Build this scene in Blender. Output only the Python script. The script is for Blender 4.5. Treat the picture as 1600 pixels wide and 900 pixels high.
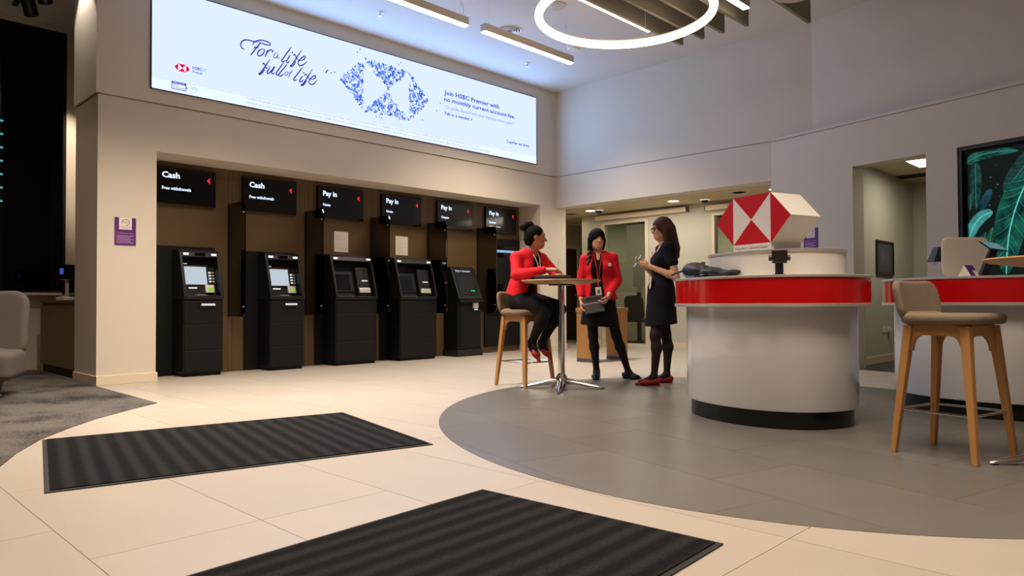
import bpy, math, random
import numpy as np
from mathutils import Vector, Matrix
for o in list(bpy.data.objects): bpy.data.objects.remove(o, do_unlink=True)
scene = bpy.context.scene
COL = scene.collection
R = math.radians
PI = math.pi
random.seed(7)

# ------------------------------------------------------------------ camera
CAM_F = Vector((0.7139849, 0.69985755, 0.02061473))
CAM_R = Vector((0.70006776, -0.71406095, -0.00469882))
CAM_U = Vector((-0.01143167, -0.0177866, 0.99977645))
cam_data = bpy.data.cameras.new('camera')
cam_data.sensor_width = 36.0
cam_data.lens = 1124.217 / 1600.0 * 36.0
cam_data.clip_start = 0.05
cam = bpy.data.objects.new('camera', cam_data)
COL.objects.link(cam)
cam.matrix_world = Matrix(((CAM_R.x, CAM_U.x, -CAM_F.x, 0), (CAM_R.y, CAM_U.y, -CAM_F.y, 0),
                           (CAM_R.z, CAM_U.z, -CAM_F.z, 0.83), (0, 0, 0, 1)))
scene.camera = cam

# ------------------------------------------------------------------ world, view
world = bpy.data.worlds.new('night')
scene.world = world
world.use_nodes = True
world.node_tree.nodes['Background'].inputs[0].default_value = (0.004, 0.006, 0.010, 1)
world.node_tree.nodes['Background'].inputs[1].default_value = 1.0
scene.view_settings.view_transform = 'Standard'
scene.view_settings.look = 'None'
scene.view_settings.gamma = 1.0
scene.view_settings.use_curve_mapping = False
scene.view_settings.exposure = 0.16

# ------------------------------------------------------------------ lamps: added ceiling fill, screen light, spots, side rooms
WARM = (1.0, 0.84, 0.68)
def area_lamp(name, loc, sx, sy, power, col=WARM, rot=(0, 0, 0), spread=180):
    d = bpy.data.lights.new(name, 'AREA')
    d.shape = 'RECTANGLE'; d.size = sx; d.size_y = sy; d.energy = power; d.color = col
    d.spread = R(spread)
    o = bpy.data.objects.new(name, d); COL.objects.link(o)
    o.location = loc; o.rotation_euler = rot
    return o
def spot_lamp(name, loc, target, power, angle, blend=0.5, col=WARM, size=0.05):
    d = bpy.data.lights.new(name, 'SPOT')
    d.energy = power; d.spot_size = R(angle); d.spot_blend = blend; d.color = col; d.shadow_soft_size = size
    o = bpy.data.objects.new(name, d); COL.objects.link(o)
    o.location = loc
    o.rotation_euler = (Vector(target) - Vector(loc)).to_track_quat('-Z', 'Y').to_euler()
    return o
ROOM_W = 1.12
area_lamp('ceiling_fill', (2.8, 5.75, 4.44), 3.0, 0.8, 172 * ROOM_W, spread=108)  # broad fill lamps added under the ceiling, no fittings behind them
area_lamp('ceiling_fill', (1.0, 2.6, 4.44), 1.6, 1.6, 36 * ROOM_W, (1.0, .78, .58), spread=105)
area_lamp('ceiling_fill', (3.3, 0.9, 4.44), 1.6, 1.2, 72 * ROOM_W, (1.0, .83, .67), spread=118)
area_lamp('ceiling_fill', (0.6, -0.6, 4.44), 1.6, 1.6, 36 * ROOM_W, (1.0, .78, .58), spread=110)
area_lamp('ceiling_fill', (7.4, 6.6, 4.44), 1.6, 0.5, 80 * ROOM_W, spread=105)
area_lamp('led_screen_glow', (5.88, 8.17, 3.74), 6.1, 1.1, 80, (0.22, 0.51, 1.0), (R(-90), 0, 0))  # lamp added in front of the screen to strengthen its blue light
spot_lamp('pier_downlight', (2.17, 8.62, 4.485), (2.19, 8.62, 0), 70, 76, 0.35, (1, .9, .8), .02)
spot_lamp('track_beam', (2.06, 9.80, 4.12), (2.70, 10.80, 2.7), 260, 36, 0.8, (1, .82, .66), .03)
area_lamp('meeting_lamp', (10.4, 7.0, 2.52), 0.9, 2.2, 30, (1, .92, .78))
area_lamp('glazed_room_lamp', (12.4, 7.0, 2.5), 0.9, 2.4, 22, (1, .9, .68))
area_lamp('corridor_lamp', (10.8, 9.3, 2.5), 0.6, 0.6, 4, (1, .84, .6))
area_lamp('side_room_lamp', (10.35, 2.35, 2.54), 0.55, 0.55, 10, (1, .9, .7))
area_lamp('lounge_lamp', (0.6, 9.6, 4.4), 0.6, 0.6, 10, (1, .78, .55), spread=120)

# ------------------------------------------------------------------ materials
def lin(c):
    return tuple(((v / 255) / 12.92 if v / 255 <= 0.04045 else ((v / 255 + 0.055) / 1.055) ** 2.4) for v in c)
def mat(name, rgb, rough=0.5, metal=0.0, noise=0.0, nscale=8.0, bump=0.0, bscale=60.0, stretch=None,
        spec=0.5, rand=0.0, coat=0.0, emit=None, estr=0.0, alpha=1.0):
    m = bpy.data.materials.new(name); m.use_nodes = True
    nt = m.node_tree; N = nt.nodes; L = nt.links
    b = N['Principled BSDF']
    c = lin(rgb)
    b.inputs['Base Color'].default_value = (*c, 1)
    b.inputs['Roughness'].default_value = rough
    b.inputs['Metallic'].default_value = metal
    b.inputs['Specular IOR Level'].default_value = spec
    b.inputs['Coat Weight'].default_value = coat
    b.inputs['Coat Roughness'].default_value = 0.06
    if emit is not None:
        b.inputs['Emission Color'].default_value = (*emit, 1); b.inputs['Emission Strength'].default_value = estr
    if alpha < 1: b.inputs['Alpha'].default_value = alpha
    tc = None
    def coords():
        t = N.new('ShaderNodeTexCoord'); mp = N.new('ShaderNodeMapping')
        L.new(t.outputs['Object'], mp.inputs[0])
        if stretch: mp.inputs['Scale'].default_value = stretch
        return mp.outputs[0]
    src = None
    if noise > 0:
        tc = coords()
        n = N.new('ShaderNodeTexNoise'); n.inputs['Scale'].default_value = nscale; n.inputs['Detail'].default_value = 5
        L.new(tc, n.inputs['Vector'])
        mr = N.new('ShaderNodeMapRange'); mr.inputs[1].default_value = 0.25; mr.inputs[2].default_value = 0.75
        mr.inputs[3].default_value = 1 - noise; mr.inputs[4].default_value = 1 + noise
        L.new(n.outputs[0], mr.inputs[0]); src = mr.outputs[0]
    if rand > 0:
        oi = N.new('ShaderNodeObjectInfo'); mr = N.new('ShaderNodeMapRange')
        mr.inputs[3].default_value = 1 - rand; mr.inputs[4].default_value = 1 + rand
        L.new(oi.outputs['Random'], mr.inputs[0])
        if src is None: src = mr.outputs[0]
        else:
            mu = N.new('ShaderNodeMath'); mu.operation = 'MULTIPLY'
            L.new(src, mu.inputs[0]); L.new(mr.outputs[0], mu.inputs[1]); src = mu.outputs[0]
    if src is not None:
        vm = N.new('ShaderNodeVectorMath'); vm.operation = 'SCALE'
        vm.inputs[0].default_value = c
        L.new(src, vm.inputs['Scale']); L.new(vm.outputs[0], b.inputs['Base Color'])
    if bump > 0:
        tc = tc or coords()
        n = N.new('ShaderNodeTexNoise'); n.inputs['Scale'].default_value = bscale; n.inputs['Detail'].default_value = 3
        L.new(tc, n.inputs['Vector'])
        bp = N.new('ShaderNodeBump'); bp.inputs['Strength'].default_value = bump; bp.inputs['Distance'].default_value = 0.01
        L.new(n.outputs[0], bp.inputs['Height']); L.new(bp.outputs[0], b.inputs['Normal'])
    return m
def emis(name, rgb, strength):
    m = bpy.data.materials.new(name); m.use_nodes = True
    nt = m.node_tree; nt.nodes.clear()
    e = nt.nodes.new('ShaderNodeEmission'); e.inputs[0].default_value = (*rgb, 1); e.inputs[1].default_value = strength
    o = nt.nodes.new('ShaderNodeOutputMaterial'); nt.links.new(e.outputs[0], o.inputs[0])
    return m
def glass(name, tint, refl=1.0, rough=0.02):
    m = bpy.data.materials.new(name); m.use_nodes = True
    nt = m.node_tree; nt.nodes.clear(); N = nt.nodes; L = nt.links
    t = N.new('ShaderNodeBsdfTransparent'); t.inputs[0].default_value = (*tint, 1)
    g = N.new('ShaderNodeBsdfGlossy'); g.inputs['Roughness'].default_value = rough; g.inputs[0].default_value = (refl, refl, refl, 1)
    f = N.new('ShaderNodeFresnel'); f.inputs[0].default_value = 1.45
    mx = N.new('ShaderNodeMixShader'); o = N.new('ShaderNodeOutputMaterial')
    L.new(f.outputs[0], mx.inputs[0]); L.new(t.outputs[0], mx.inputs[1]); L.new(g.outputs[0], mx.inputs[2]); L.new(mx.outputs[0], o.inputs[0])
    return m

M = {}
M['wall'] = mat('wall_paint', (212, 201, 184), 0.85, noise=0.02, nscale=1.5, bump=0.05, bscale=180)
M['ceil'] = mat('ceiling_paint', (214, 210, 206), 0.9)
M['olive'] = mat('side_room_paint', (194, 189, 172), 0.85, noise=0.02, nscale=2)
M['skirt'] = mat('skirting_paint', (222, 206, 182), 0.5)
M['tile'] = mat('cream_stone', (170, 160, 146), 0.42, noise=0.05, nscale=3.0, rand=0.022, bump=0.03, bscale=40, stretch=(1, .35, 1))
M['grout'] = mat('tile_joint', (146, 134, 118), 0.8)
M['grey'] = mat('grey_stone', (98, 95, 89), 0.36, noise=0.07, nscale=3.0, rand=0.05, bump=0.03, bscale=40)
M['greyjoint'] = mat('grey_joint', (92, 89, 83), 0.7)
M['bronze'] = mat('bronze_laminate', (94, 74, 45), 0.42, noise=0.03, nscale=30, stretch=(1, 1, .05))
M['black'] = mat('black_plastic', (22, 20, 20), 0.42)
M['atm'] = mat('machine_black', (12, 11, 11), 0.5, spec=.3, noise=0.05, nscale=20)
M['atm2'] = mat('machine_charcoal', (24, 22, 23), 0.45, spec=.35)
M['gloss'] = mat('black_gloss', (9, 9, 10), 0.12)
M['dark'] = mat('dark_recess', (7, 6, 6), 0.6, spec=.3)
M['white'] = mat('white_gloss', (216, 215, 216), 0.13, coat=0.6)
M['whitem'] = mat('white_matt', (232, 226, 218), 0.5)
M['red'] = mat('red_gloss', (198, 12, 14), 0.18, coat=0.5)
M['logored'] = mat('logo_red', (200, 12, 16), 0.35)
M['chrome'] = mat('chrome', (215, 212, 208), 0.12, metal=1)
M['steel'] = mat('brushed_steel', (226, 220, 212), 0.38, metal=.7)
M['oak'] = mat('oak', (176, 126, 72), 0.45, noise=0.14, nscale=6, stretch=(1, 1, .08), bump=0.03, bscale=30)
M['oakh'] = mat('oak_top', (186, 142, 96), 0.42, noise=0.12, nscale=5, stretch=(.1, 1, 1))
M['fabric'] = mat('taupe_fabric', (128, 112, 94), 0.95, noise=0.08, nscale=60, bump=0.15, bscale=350, spec=0.2)
M['fabricg'] = mat('grey_fabric', (96, 88, 84), 0.95, noise=0.08, nscale=60, bump=0.15, bscale=350, spec=0.2)
M['paper'] = mat('paper', (225, 216, 200), 0.8)
M['purple'] = mat('purple_print', (92, 32, 110), 0.5)
M['ink'] = mat('grey_ink', (90, 86, 92), 0.7)
M['inkp'] = mat('pale_ink', (168, 162, 154), 0.8)
M['inkl'] = mat('lilac_ink', (190, 150, 196), 0.7)
M['felt'] = mat('grey_felt', (142, 136, 124), 0.95, noise=0.05, nscale=40, spec=0.15)
M['housing'] = mat('lamp_housing', (196, 186, 172), 0.5)
M['lampwhite'] = emis('lamp_glow', (1.0, 0.79, 0.58), 5.5)
M['downlight'] = emis('downlight_glow', (1.0, 0.9, 0.75), 12.0)
M['panelglow'] = emis('panel_glow', (1.0, 0.96, 0.86), 4.0)
M['led'] = emis('led_white', (0.68, 0.79, 1.4), 1.0)
M['led2'] = emis('led_footer', (0.78, 0.88, 1.7), 1.0)
M['ledink'] = emis('led_ink', (0.03, 0.022, 0.26), 1.0)
M['ledblue'] = emis('led_blue', (0.012, 0.075, 0.42), 1.0)
M['ledgrey'] = emis('led_grey', (0.36, 0.42, 0.72), 1.0)
M['ledred'] = emis('led_red', (0.75, 0.004, 0.03), 1.0)
M['ledw'] = emis('led_bright', (0.9, 1.0, 1.9), 1.0)
M['signw'] = emis('sign_white', (0.75, 0.95, 1.15), 1.1)
M['signr'] = emis('sign_red', (0.75, 0.02, 0.035), 1.0)
M['atmscreen'] = emis('machine_screen', (0.50, 0.57, 0.63), 0.95)
M['atmlamp'] = emis('machine_lamp', (0.9, 0.85, 0.78), 1.0)
M['slot'] = emis('slot_light', (0.75, 0.75, 0.75), 0.9)
M['green'] = emis('green_glow', (0.22, 0.62, 0.02), 1.0)
M['greenled'] = emis('green_led', (0.02, 0.5, 0.22), 1.0)
M['bluelcd'] = emis('blue_lcd', (0.06, 0.16, 0.7), 0.5)
M['paleblue'] = emis('pale_blue_strip', (0.25, 0.42, 0.62), 1.0)
M['nightglass'] = glass('night_glass', (0.55, 0.6, 0.6), 0.7)
M['smoke'] = glass('smoked_acrylic', (0.40, 0.34, 0.28), 0.22, 0.05)
M['clear'] = glass('clear_glass', (0.86, 0.90, 0.84), 0.6)
M['frost'] = mat('frosted_band', (120, 118, 98), 0.6, alpha=0.42)
M['skinA'] = mat('skin_tan', (190, 128, 92), 0.5)
M['skinB'] = mat('skin_light', (222, 166, 136), 0.5)
M['skinC'] = mat('skin_fair', (222, 168, 138), 0.5)
M['lips'] = mat('lips', (204, 124, 110), 0.45)
M['eyew'] = mat('eye_white', (150, 138, 128), 0.3)
M['eyed'] = mat('eye_dark', (26, 18, 16), 0.25)
M['tights'] = mat('black_tights', (22, 18, 20), 0.75, spec=0.2)
M['tightsb'] = mat('sheer_black_tights', (48, 33, 34), 0.7, spec=0.2)
M['dress'] = mat('black_dress_cloth', (20, 18, 22), 0.85, spec=0.2, bump=0.05, bscale=200)
M['jacket'] = mat('red_jacket_cloth', (224, 26, 42), 0.75, spec=0.3, bump=0.05, bscale=220)
M['hairb'] = mat('black_hair', (13, 10, 10), 0.75, spec=.15, bump=0.25, bscale=90, stretch=(1, 1, .15))
M['hairbr'] = mat('brown_hair', (70, 45, 33), 0.6, spec=.25, noise=0.25, nscale=50, bump=0.25, bscale=90, stretch=(1, 1, .08))
M['hairbd'] = mat('braid_brown', (58, 38, 26), 0.5, bump=0.2, bscale=120)
M['shoered'] = mat('red_suede_shoe', (146, 18, 26), 0.6)
M['shoeblk'] = mat('black_shoe', (14, 13, 13), 0.5)
M['lanyard'] = mat('red_lanyard', (200, 40, 48), 0.7)
M['folder'] = mat('grey_folder', (72, 70, 72), 0.55)
M['phone'] = mat('phone_case', (150, 170, 186), 0.3)
M['coatblk'] = mat('black_coat_cloth', (11, 10, 11), 0.5, bump=0.9, bscale=22)
M['maroon'] = mat('maroon_gloss', (44, 10, 16), 0.12)
M['posterbk'] = emis('poster_dark', (0.010, 0.013, 0.013), 1.0)
M['walnut'] = mat('walnut_door', (70, 46, 22), 0.5, noise=0.15, nscale=8, stretch=(1, 1, .1))
M['cabinet'] = mat('cabinet_veneer', (112, 78, 46), 0.5, noise=0.08, nscale=8, stretch=(1, 1, .1))
M['ctile'] = mat('ceiling_tile_board', (206, 192, 160), 0.9)
def carpet_mat():
    m = mat('carpet', (92, 86, 80), 1.0, spec=0.1)
    N = m.node_tree.nodes; L = m.node_tree.links; b = N['Principled BSDF']
    t = N.new('ShaderNodeTexCoord'); mp = N.new('ShaderNodeMapping'); mp.inputs['Scale'].default_value = (1.5, 1.0, 1)
    L.new(t.outputs['Object'], mp.inputs[0])
    a = N.new('ShaderNodeTexNoise'); a.inputs['Scale'].default_value = 1.6; a.inputs['Detail'].default_value = 4
    c = N.new('ShaderNodeTexNoise'); c.inputs['Scale'].default_value = 38; c.inputs['Detail'].default_value = 8; c.inputs['Roughness'].default_value = .75
    L.new(mp.outputs[0], a.inputs['Vector']); L.new(mp.outputs[0], c.inputs['Vector'])
    mu = N.new('ShaderNodeMath'); mu.operation = 'MULTIPLY'
    L.new(a.outputs[0], mu.inputs[0]); L.new(c.outputs[0], mu.inputs[1])
    r = N.new('ShaderNodeValToRGB'); e = r.color_ramp.elements
    e[0].position = .16; e[0].color = (*lin((44, 42, 41)), 1); e[1].position = .27; e[1].color = (*lin((96, 92, 88)), 1)
    L.new(mu.outputs[0], r.inputs[0]); L.new(r.outputs[0], b.inputs['Base Color'])
    return m
M['carpet'] = carpet_mat()
def mat_weave():
    m = mat('mat_weave', (38, 37, 36), 1.0, spec=0.1)
    N = m.node_tree.nodes; L = m.node_tree.links; b = N['Principled BSDF']
    t = N.new('ShaderNodeTexCoord'); w = N.new('ShaderNodeTexWave'); w.bands_direction = 'X'
    w.inputs['Scale'].default_value = 3.1; w.inputs['Distortion'].default_value = 0.6; w.inputs['Detail'].default_value = 3; w.inputs['Detail Scale'].default_value = 8
    n = N.new('ShaderNodeTexNoise'); n.inputs['Scale'].default_value = 130; n.inputs['Detail'].default_value = 2
    L.new(t.outputs['Object'], w.inputs[0]); L.new(t.outputs['Object'], n.inputs['Vector'])
    mu = N.new('ShaderNodeMath'); mu.operation = 'MULTIPLY'; L.new(w.outputs[1], mu.inputs[0]); L.new(n.outputs[0], mu.inputs[1])
    r = N.new('ShaderNodeValToRGB'); e = r.color_ramp.elements
    e[0].position = .1; e[0].color = (*lin((21, 21, 22)), 1); e[1].position = .62; e[1].color = (*lin((42, 42, 43)), 1)
    L.new(mu.outputs[0], r.inputs[0]); L.new(r.outputs[0], b.inputs['Base Color'])
    bp = N.new('ShaderNodeBump'); bp.inputs['Strength'].default_value = .5; bp.inputs['Distance'].default_value = .006
    L.new(mu.outputs[0], bp.inputs['Height']); L.new(bp.outputs[0], b.inputs['Normal'])
    return m
M['mat'] = mat_weave()
M['rubber'] = mat('mat_rubber_edge', (24, 23, 23), 0.7)

# ------------------------------------------------------------------ mesh helpers
class MB:
    def __init__(s): s.v = []; s.f = []
    def add(s, vs, fs):
        n = len(s.v); s.v += [tuple(v) for v in vs]; s.f += [tuple(i + n for i in f) for f in fs]; return s
    def box(s, x0, x1, y0, y1, z0, z1):
        return s.add([(x0, y0, z0), (x1, y0, z0), (x1, y1, z0), (x0, y1, z0), (x0, y0, z1), (x1, y0, z1), (x1, y1, z1), (x0, y1, z1)],
                     [(0, 3, 2, 1), (4, 5, 6, 7), (0, 1, 5, 4), (1, 2, 6, 5), (2, 3, 7, 6), (3, 0, 4, 7)])
    def hexa(s, bot, top):
        return s.add(list(bot) + list(top), [(0, 3, 2, 1), (4, 5, 6, 7), (0, 1, 5, 4), (1, 2, 6, 5), (2, 3, 7, 6), (3, 0, 4, 7)])
    def prism(s, poly, z0, z1):
        n = len(poly); vs = [(p[0], p[1], z0) for p in poly] + [(p[0], p[1], z1) for p in poly]
        return s.add(vs, [tuple(range(n - 1, -1, -1)), tuple(range(n, 2 * n))] + [(i, (i + 1) % n, n + (i + 1) % n, n + i) for i in range(n)])
    def xprism(s, prof, x0, x1):      # profile in (y, z), extruded along x
        n = len(prof); vs = [(x0, p[0], p[1]) for p in prof] + [(x1, p[0], p[1]) for p in prof]
        return s.add(vs, [tuple(range(n - 1, -1, -1)), tuple(range(n, 2 * n))] + [(i, (i + 1) % n, n + (i + 1) % n, n + i) for i in range(n)])
    def quad(s, a, b, c, d): return s.add([a, b, c, d], [(0, 1, 2, 3)])
    def tube(s, pts, r, seg=10, closed=False, taper=None):
        pts = [Vector(p) for p in pts]; n = len(pts); rings = []
        prev = None
        for i, p in enumerate(pts):
            if closed: t = (pts[(i + 1) % n] - pts[i - 1])
            else: t = pts[min(i + 1, n - 1)] - pts[max(i - 1, 0)]
            t.normalize()
            if prev is None:
                a = Vector((0, 0, 1)) if abs(t.z) < .9 else Vector((1, 0, 0))
                u = t.cross(a).normalized()
            else:
                u = (prev - t * prev.dot(t)).normalized()
            prev = u; w = t.cross(u)
            rr = r if taper is None else r + (taper - r) * i / (n - 1)
            rings.append([p + (u * math.cos(2 * PI * k / seg) + w * math.sin(2 * PI * k / seg)) * rr for k in range(seg)])
        vs = [v for g in rings for v in g]; fs = []
        m = n if closed else n - 1
        for i in range(m):
            for k in range(seg):
                a = i * seg + k; b = i * seg + (k + 1) % seg; j = ((i + 1) % n) * seg
                fs.append((a, b, j + (k + 1) % seg, j + k))
        if not closed:
            fs.append(tuple(range(seg - 1, -1, -1))); fs.append(tuple((n - 1) * seg + k for k in range(seg)))
        return s.add(vs, fs)
    def lathe(s, prof, c=(0, 0), seg=40):      # profile (r, z)
        vs = []; fs = []; n = len(prof)
        for k in range(seg):
            a = 2 * PI * k / seg
            vs += [(c[0] + r * math.cos(a), c[1] + r * math.sin(a), z) for r, z in prof]
        for k in range(seg):
            for i in range(n - 1):
                a = k * n + i; b = ((k + 1) % seg) * n + i
                fs.append((a, b, b + 1, a + 1))
        if prof[0][0] > 1e-6: fs.append(tuple(k * n for k in range(seg - 1, -1, -1)))
        if prof[-1][0] > 1e-6: fs.append(tuple(k * n + n - 1 for k in range(seg)))
        return s.add(vs, fs)
    def loft(s, rings, cap=True):
        n = len(rings[0]); vs = [v for r in rings for v in r]; fs = []
        for i in range(len(rings) - 1):
            for k in range(n):
                fs.append((i * n + k, i * n + (k + 1) % n, (i + 1) * n + (k + 1) % n, (i + 1) * n + k))
        if cap:
            fs.append(tuple(range(n - 1, -1, -1))); fs.append(tuple((len(rings) - 1) * n + k for k in range(n)))
        return s.add(vs, fs)
    def xf(s, mtx):
        s.v = [tuple(mtx @ Vector(v)) for v in s.v]; return s
    def mesh(s, name, smooth=False):
        me = bpy.data.meshes.new(name); me.from_pydata(s.v, [], s.f); me.update()
        if smooth:
            me.polygons.foreach_set('use_smooth', [True] * len(me.polygons))
        return me
def tag(o, label=None, cat=None, group=None, kind=None):
    if label: o['label'] = label
    if cat: o['category'] = cat
    if group: o['group'] = group
    if kind: o['kind'] = kind
    return o
def obj(name, mb, m, parent=None, smooth=False, bevel=0.0, label=None, seg=2, auto=None):
    me = mb.mesh(name, smooth) if isinstance(mb, MB) else mb
    if m is not None and not me.materials: me.materials.append(M[m] if isinstance(m, str) else m)
    o = bpy.data.objects.new(name, me); COL.objects.link(o)
    if parent is not None: o.parent = parent
    if bevel > 0:
        b = o.modifiers.new('bevel', 'BEVEL'); b.width = bevel; b.segments = seg; b.limit_method = 'ANGLE'; b.angle_limit = R(40)
    if smooth:
        try: me.set_sharp_from_angle(angle=R(38))
        except Exception: pass
    if label: o['label'] = label
    return o
def empty(name, loc=(0, 0, 0), rz=0.0, label=None, cat=None, group=None, kind=None):
    o = bpy.data.objects.new(name, None); COL.objects.link(o); o.location = loc; o.rotation_euler = (0, 0, rz)
    o.empty_display_size = .1
    return tag(o, label, cat, group, kind)
def struct(name, mb, m, parent=None, **k):
    o = obj(name, mb, m, parent, **k)
    if parent is None: o['kind'] = 'structure'
    return o
def copy_tree(o, parent=None):
    c = o.copy(); COL.objects.link(c); c.parent = parent
    for ch in [x for x in bpy.data.objects if x.parent == o]: copy_tree(ch, c)
    return c
def txt(s, m, mtx, parent=None, name='lettering', width=None, height=None, align='LEFT', bold=0.0):
    cu = bpy.data.curves.new(name, 'FONT'); cu.body = s; cu.size = 1.0; cu.extrude = 0.0; cu.resolution_u = 2; cu.offset = bold
    t = bpy.data.objects.new('tmp', cu)
    me = bpy.data.meshes.new_from_object(t)
    bpy.data.objects.remove(t, do_unlink=True)
    n = len(me.vertices); a = np.empty(n * 3); me.vertices.foreach_get('co', a); a = a.reshape(-1, 3)
    a[:, 0] -= a[:, 0].min(); w = a[:, 0].max()
    caph = 0.70
    sx = sy = 1.0
    if height: sx = sy = height / caph
    if width:
        sx = width / w
        if not height: sy = sx
    a[:, 0] *= sx; a[:, 1] *= sy; a[:, 2] = 0
    if align == 'CENTER': a[:, 0] -= a[:, 0].max() / 2
    m4 = np.array(mtx); a = a @ m4[:3, :3].T + m4[:3, 3]
    me.vertices.foreach_set('co', a.ravel()); me.name = name
    me.materials.clear(); me.materials.append(M[m]); me.update()
    return obj(name, me, None, parent)
def plane_mtx(o, xdir, ydir=(0, 0, 1)):
    x = Vector(xdir).normalized(); y = Vector(ydir).normalized(); z = x.cross(y)
    return Matrix(((x.x, y.x, z.x, o[0]), (x.y, y.y, z.y, o[1]), (x.z, y.z, z.z, o[2]), (0, 0, 0, 1)))
def catmull(p, n=6):
    out = []; q = [p[0]] + list(p) + [p[-1]]
    for i in range(1, len(q) - 2):
        for k in range(n):
            t = k / n; a, b, c, d = (np.array(q[i + j - 1], float) for j in range(4))
            out.append(tuple(.5 * (2 * b + (c - a) * t + (2 * a - 5 * b + 4 * c - d) * t * t + (3 * b - a - 3 * c + d) * t ** 3)))
    out.append(tuple(p[-1])); return out
def ribbon(mb, pts, w, to3):      # flat stroke in 2D, mapped by to3(x, y)
    n = len(pts)
    L_ = []; R_ = []
    for i, p in enumerate(pts):
        a = pts[max(i - 1, 0)]; b = pts[min(i + 1, n - 1)]
        dx, dy = b[0] - a[0], b[1] - a[1]; d = math.hypot(dx, dy) or 1
        e = min(1, .45 + 4 * min(i, n - 1 - i) / n)
        L_.append(to3(p[0] - dy / d * w * e / 2, p[1] + dx / d * w * e / 2)); R_.append(to3(p[0] + dy / d * w * e / 2, p[1] - dx / d * w * e / 2))
    mb.add(L_ + R_, [(i, n + i, n + i + 1, i + 1) for i in range(n - 1)])

# ------------------------------------------------------------------ signed-distance modelling (smooth solid shapes)
def rotm(rx=0, ry=0, rz=0):
    cx, sx, cy, sy, cz, sz = math.cos(rx), math.sin(rx), math.cos(ry), math.sin(ry), math.cos(rz), math.sin(rz)
    return np.array([[cz, -sz, 0], [sz, cz, 0], [0, 0, 1]]) @ np.array([[cy, 0, sy], [0, 1, 0], [-sy, 0, cy]]) @ np.array([[1, 0, 0], [0, cx, -sx], [0, sx, cx]])
def cap(a, b, ra, rb=None, k=.02, lab=0, sq=None, op='u'):
    a = np.array(a, float); b = np.array(b, float); rb = ra if rb is None else rb
    r = max(ra, rb) * 1.1
    def d(p):
        q = p - a; ba = b - a
        if sq is not None:
            n = np.array(sq[0], float); n = n / np.linalg.norm(n)
            q = q + n * ((q @ n) * (1 / sq[1] - 1))[..., None]
            ba = ba + n * ((ba @ n) * (1 / sq[1] - 1))
        h = np.clip((q @ ba) / max(ba @ ba, 1e-9), 0, 1)
        return (np.linalg.norm(q - h[..., None] * ba, axis=-1) - (ra + (rb - ra) * h)) * (min(1, sq[1]) ** .5 if sq is not None else 1)
    return (d, np.minimum(a, b) - r, np.maximum(a, b) + r, k, lab, op)
def ell(c, rad, rot=None, k=.02, lab=0, op='u'):
    c = np.array(c, float); rad = np.array(rad, float); m = max(rad) * 1.02
    def d(p):
        q = p - c
        if rot is not None: q = q @ rot
        k0 = np.linalg.norm(q / rad, axis=-1); k1 = np.linalg.norm(q / (rad * rad), axis=-1) + 1e-9
        return k0 * (k0 - 1) / k1
    return (d, c - m, c + m, k, lab, op)
def slab(c, half, rc, re, rot=None, k=.02, lab=0, op='u', bend=0.0):
    # plate: thickness along local x, rounded corners rc in the local y-z plane, rounded edges re; bend curves it about z
    c = np.array(c, float); m = np.linalg.norm(half) * 1.15 + abs(bend) * .1
    def d(p):
        q = p - c
        if rot is not None: q = q @ rot
        x = q[..., 0] - bend * q[..., 1] ** 2
        ay = np.abs(q[..., 1]) - half[1] + rc; az = np.abs(q[..., 2]) - half[2] + rc
        d2 = np.hypot(np.maximum(ay, 0), np.maximum(az, 0)) + np.minimum(np.maximum(ay, az), 0) - rc
        u = d2 + re; v = np.abs(x) - half[0] + re
        return np.hypot(np.maximum(u, 0), np.maximum(v, 0)) + np.minimum(np.maximum(u, v), 0) - re
    return (d, c - m, c + m, k, lab, op)
def half(n, off, op='i', lab=0):
    n = np.array(n, float); n = n / np.linalg.norm(n)
    return ((lambda p: p @ n - off), None, None, 0, lab, op)
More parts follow.
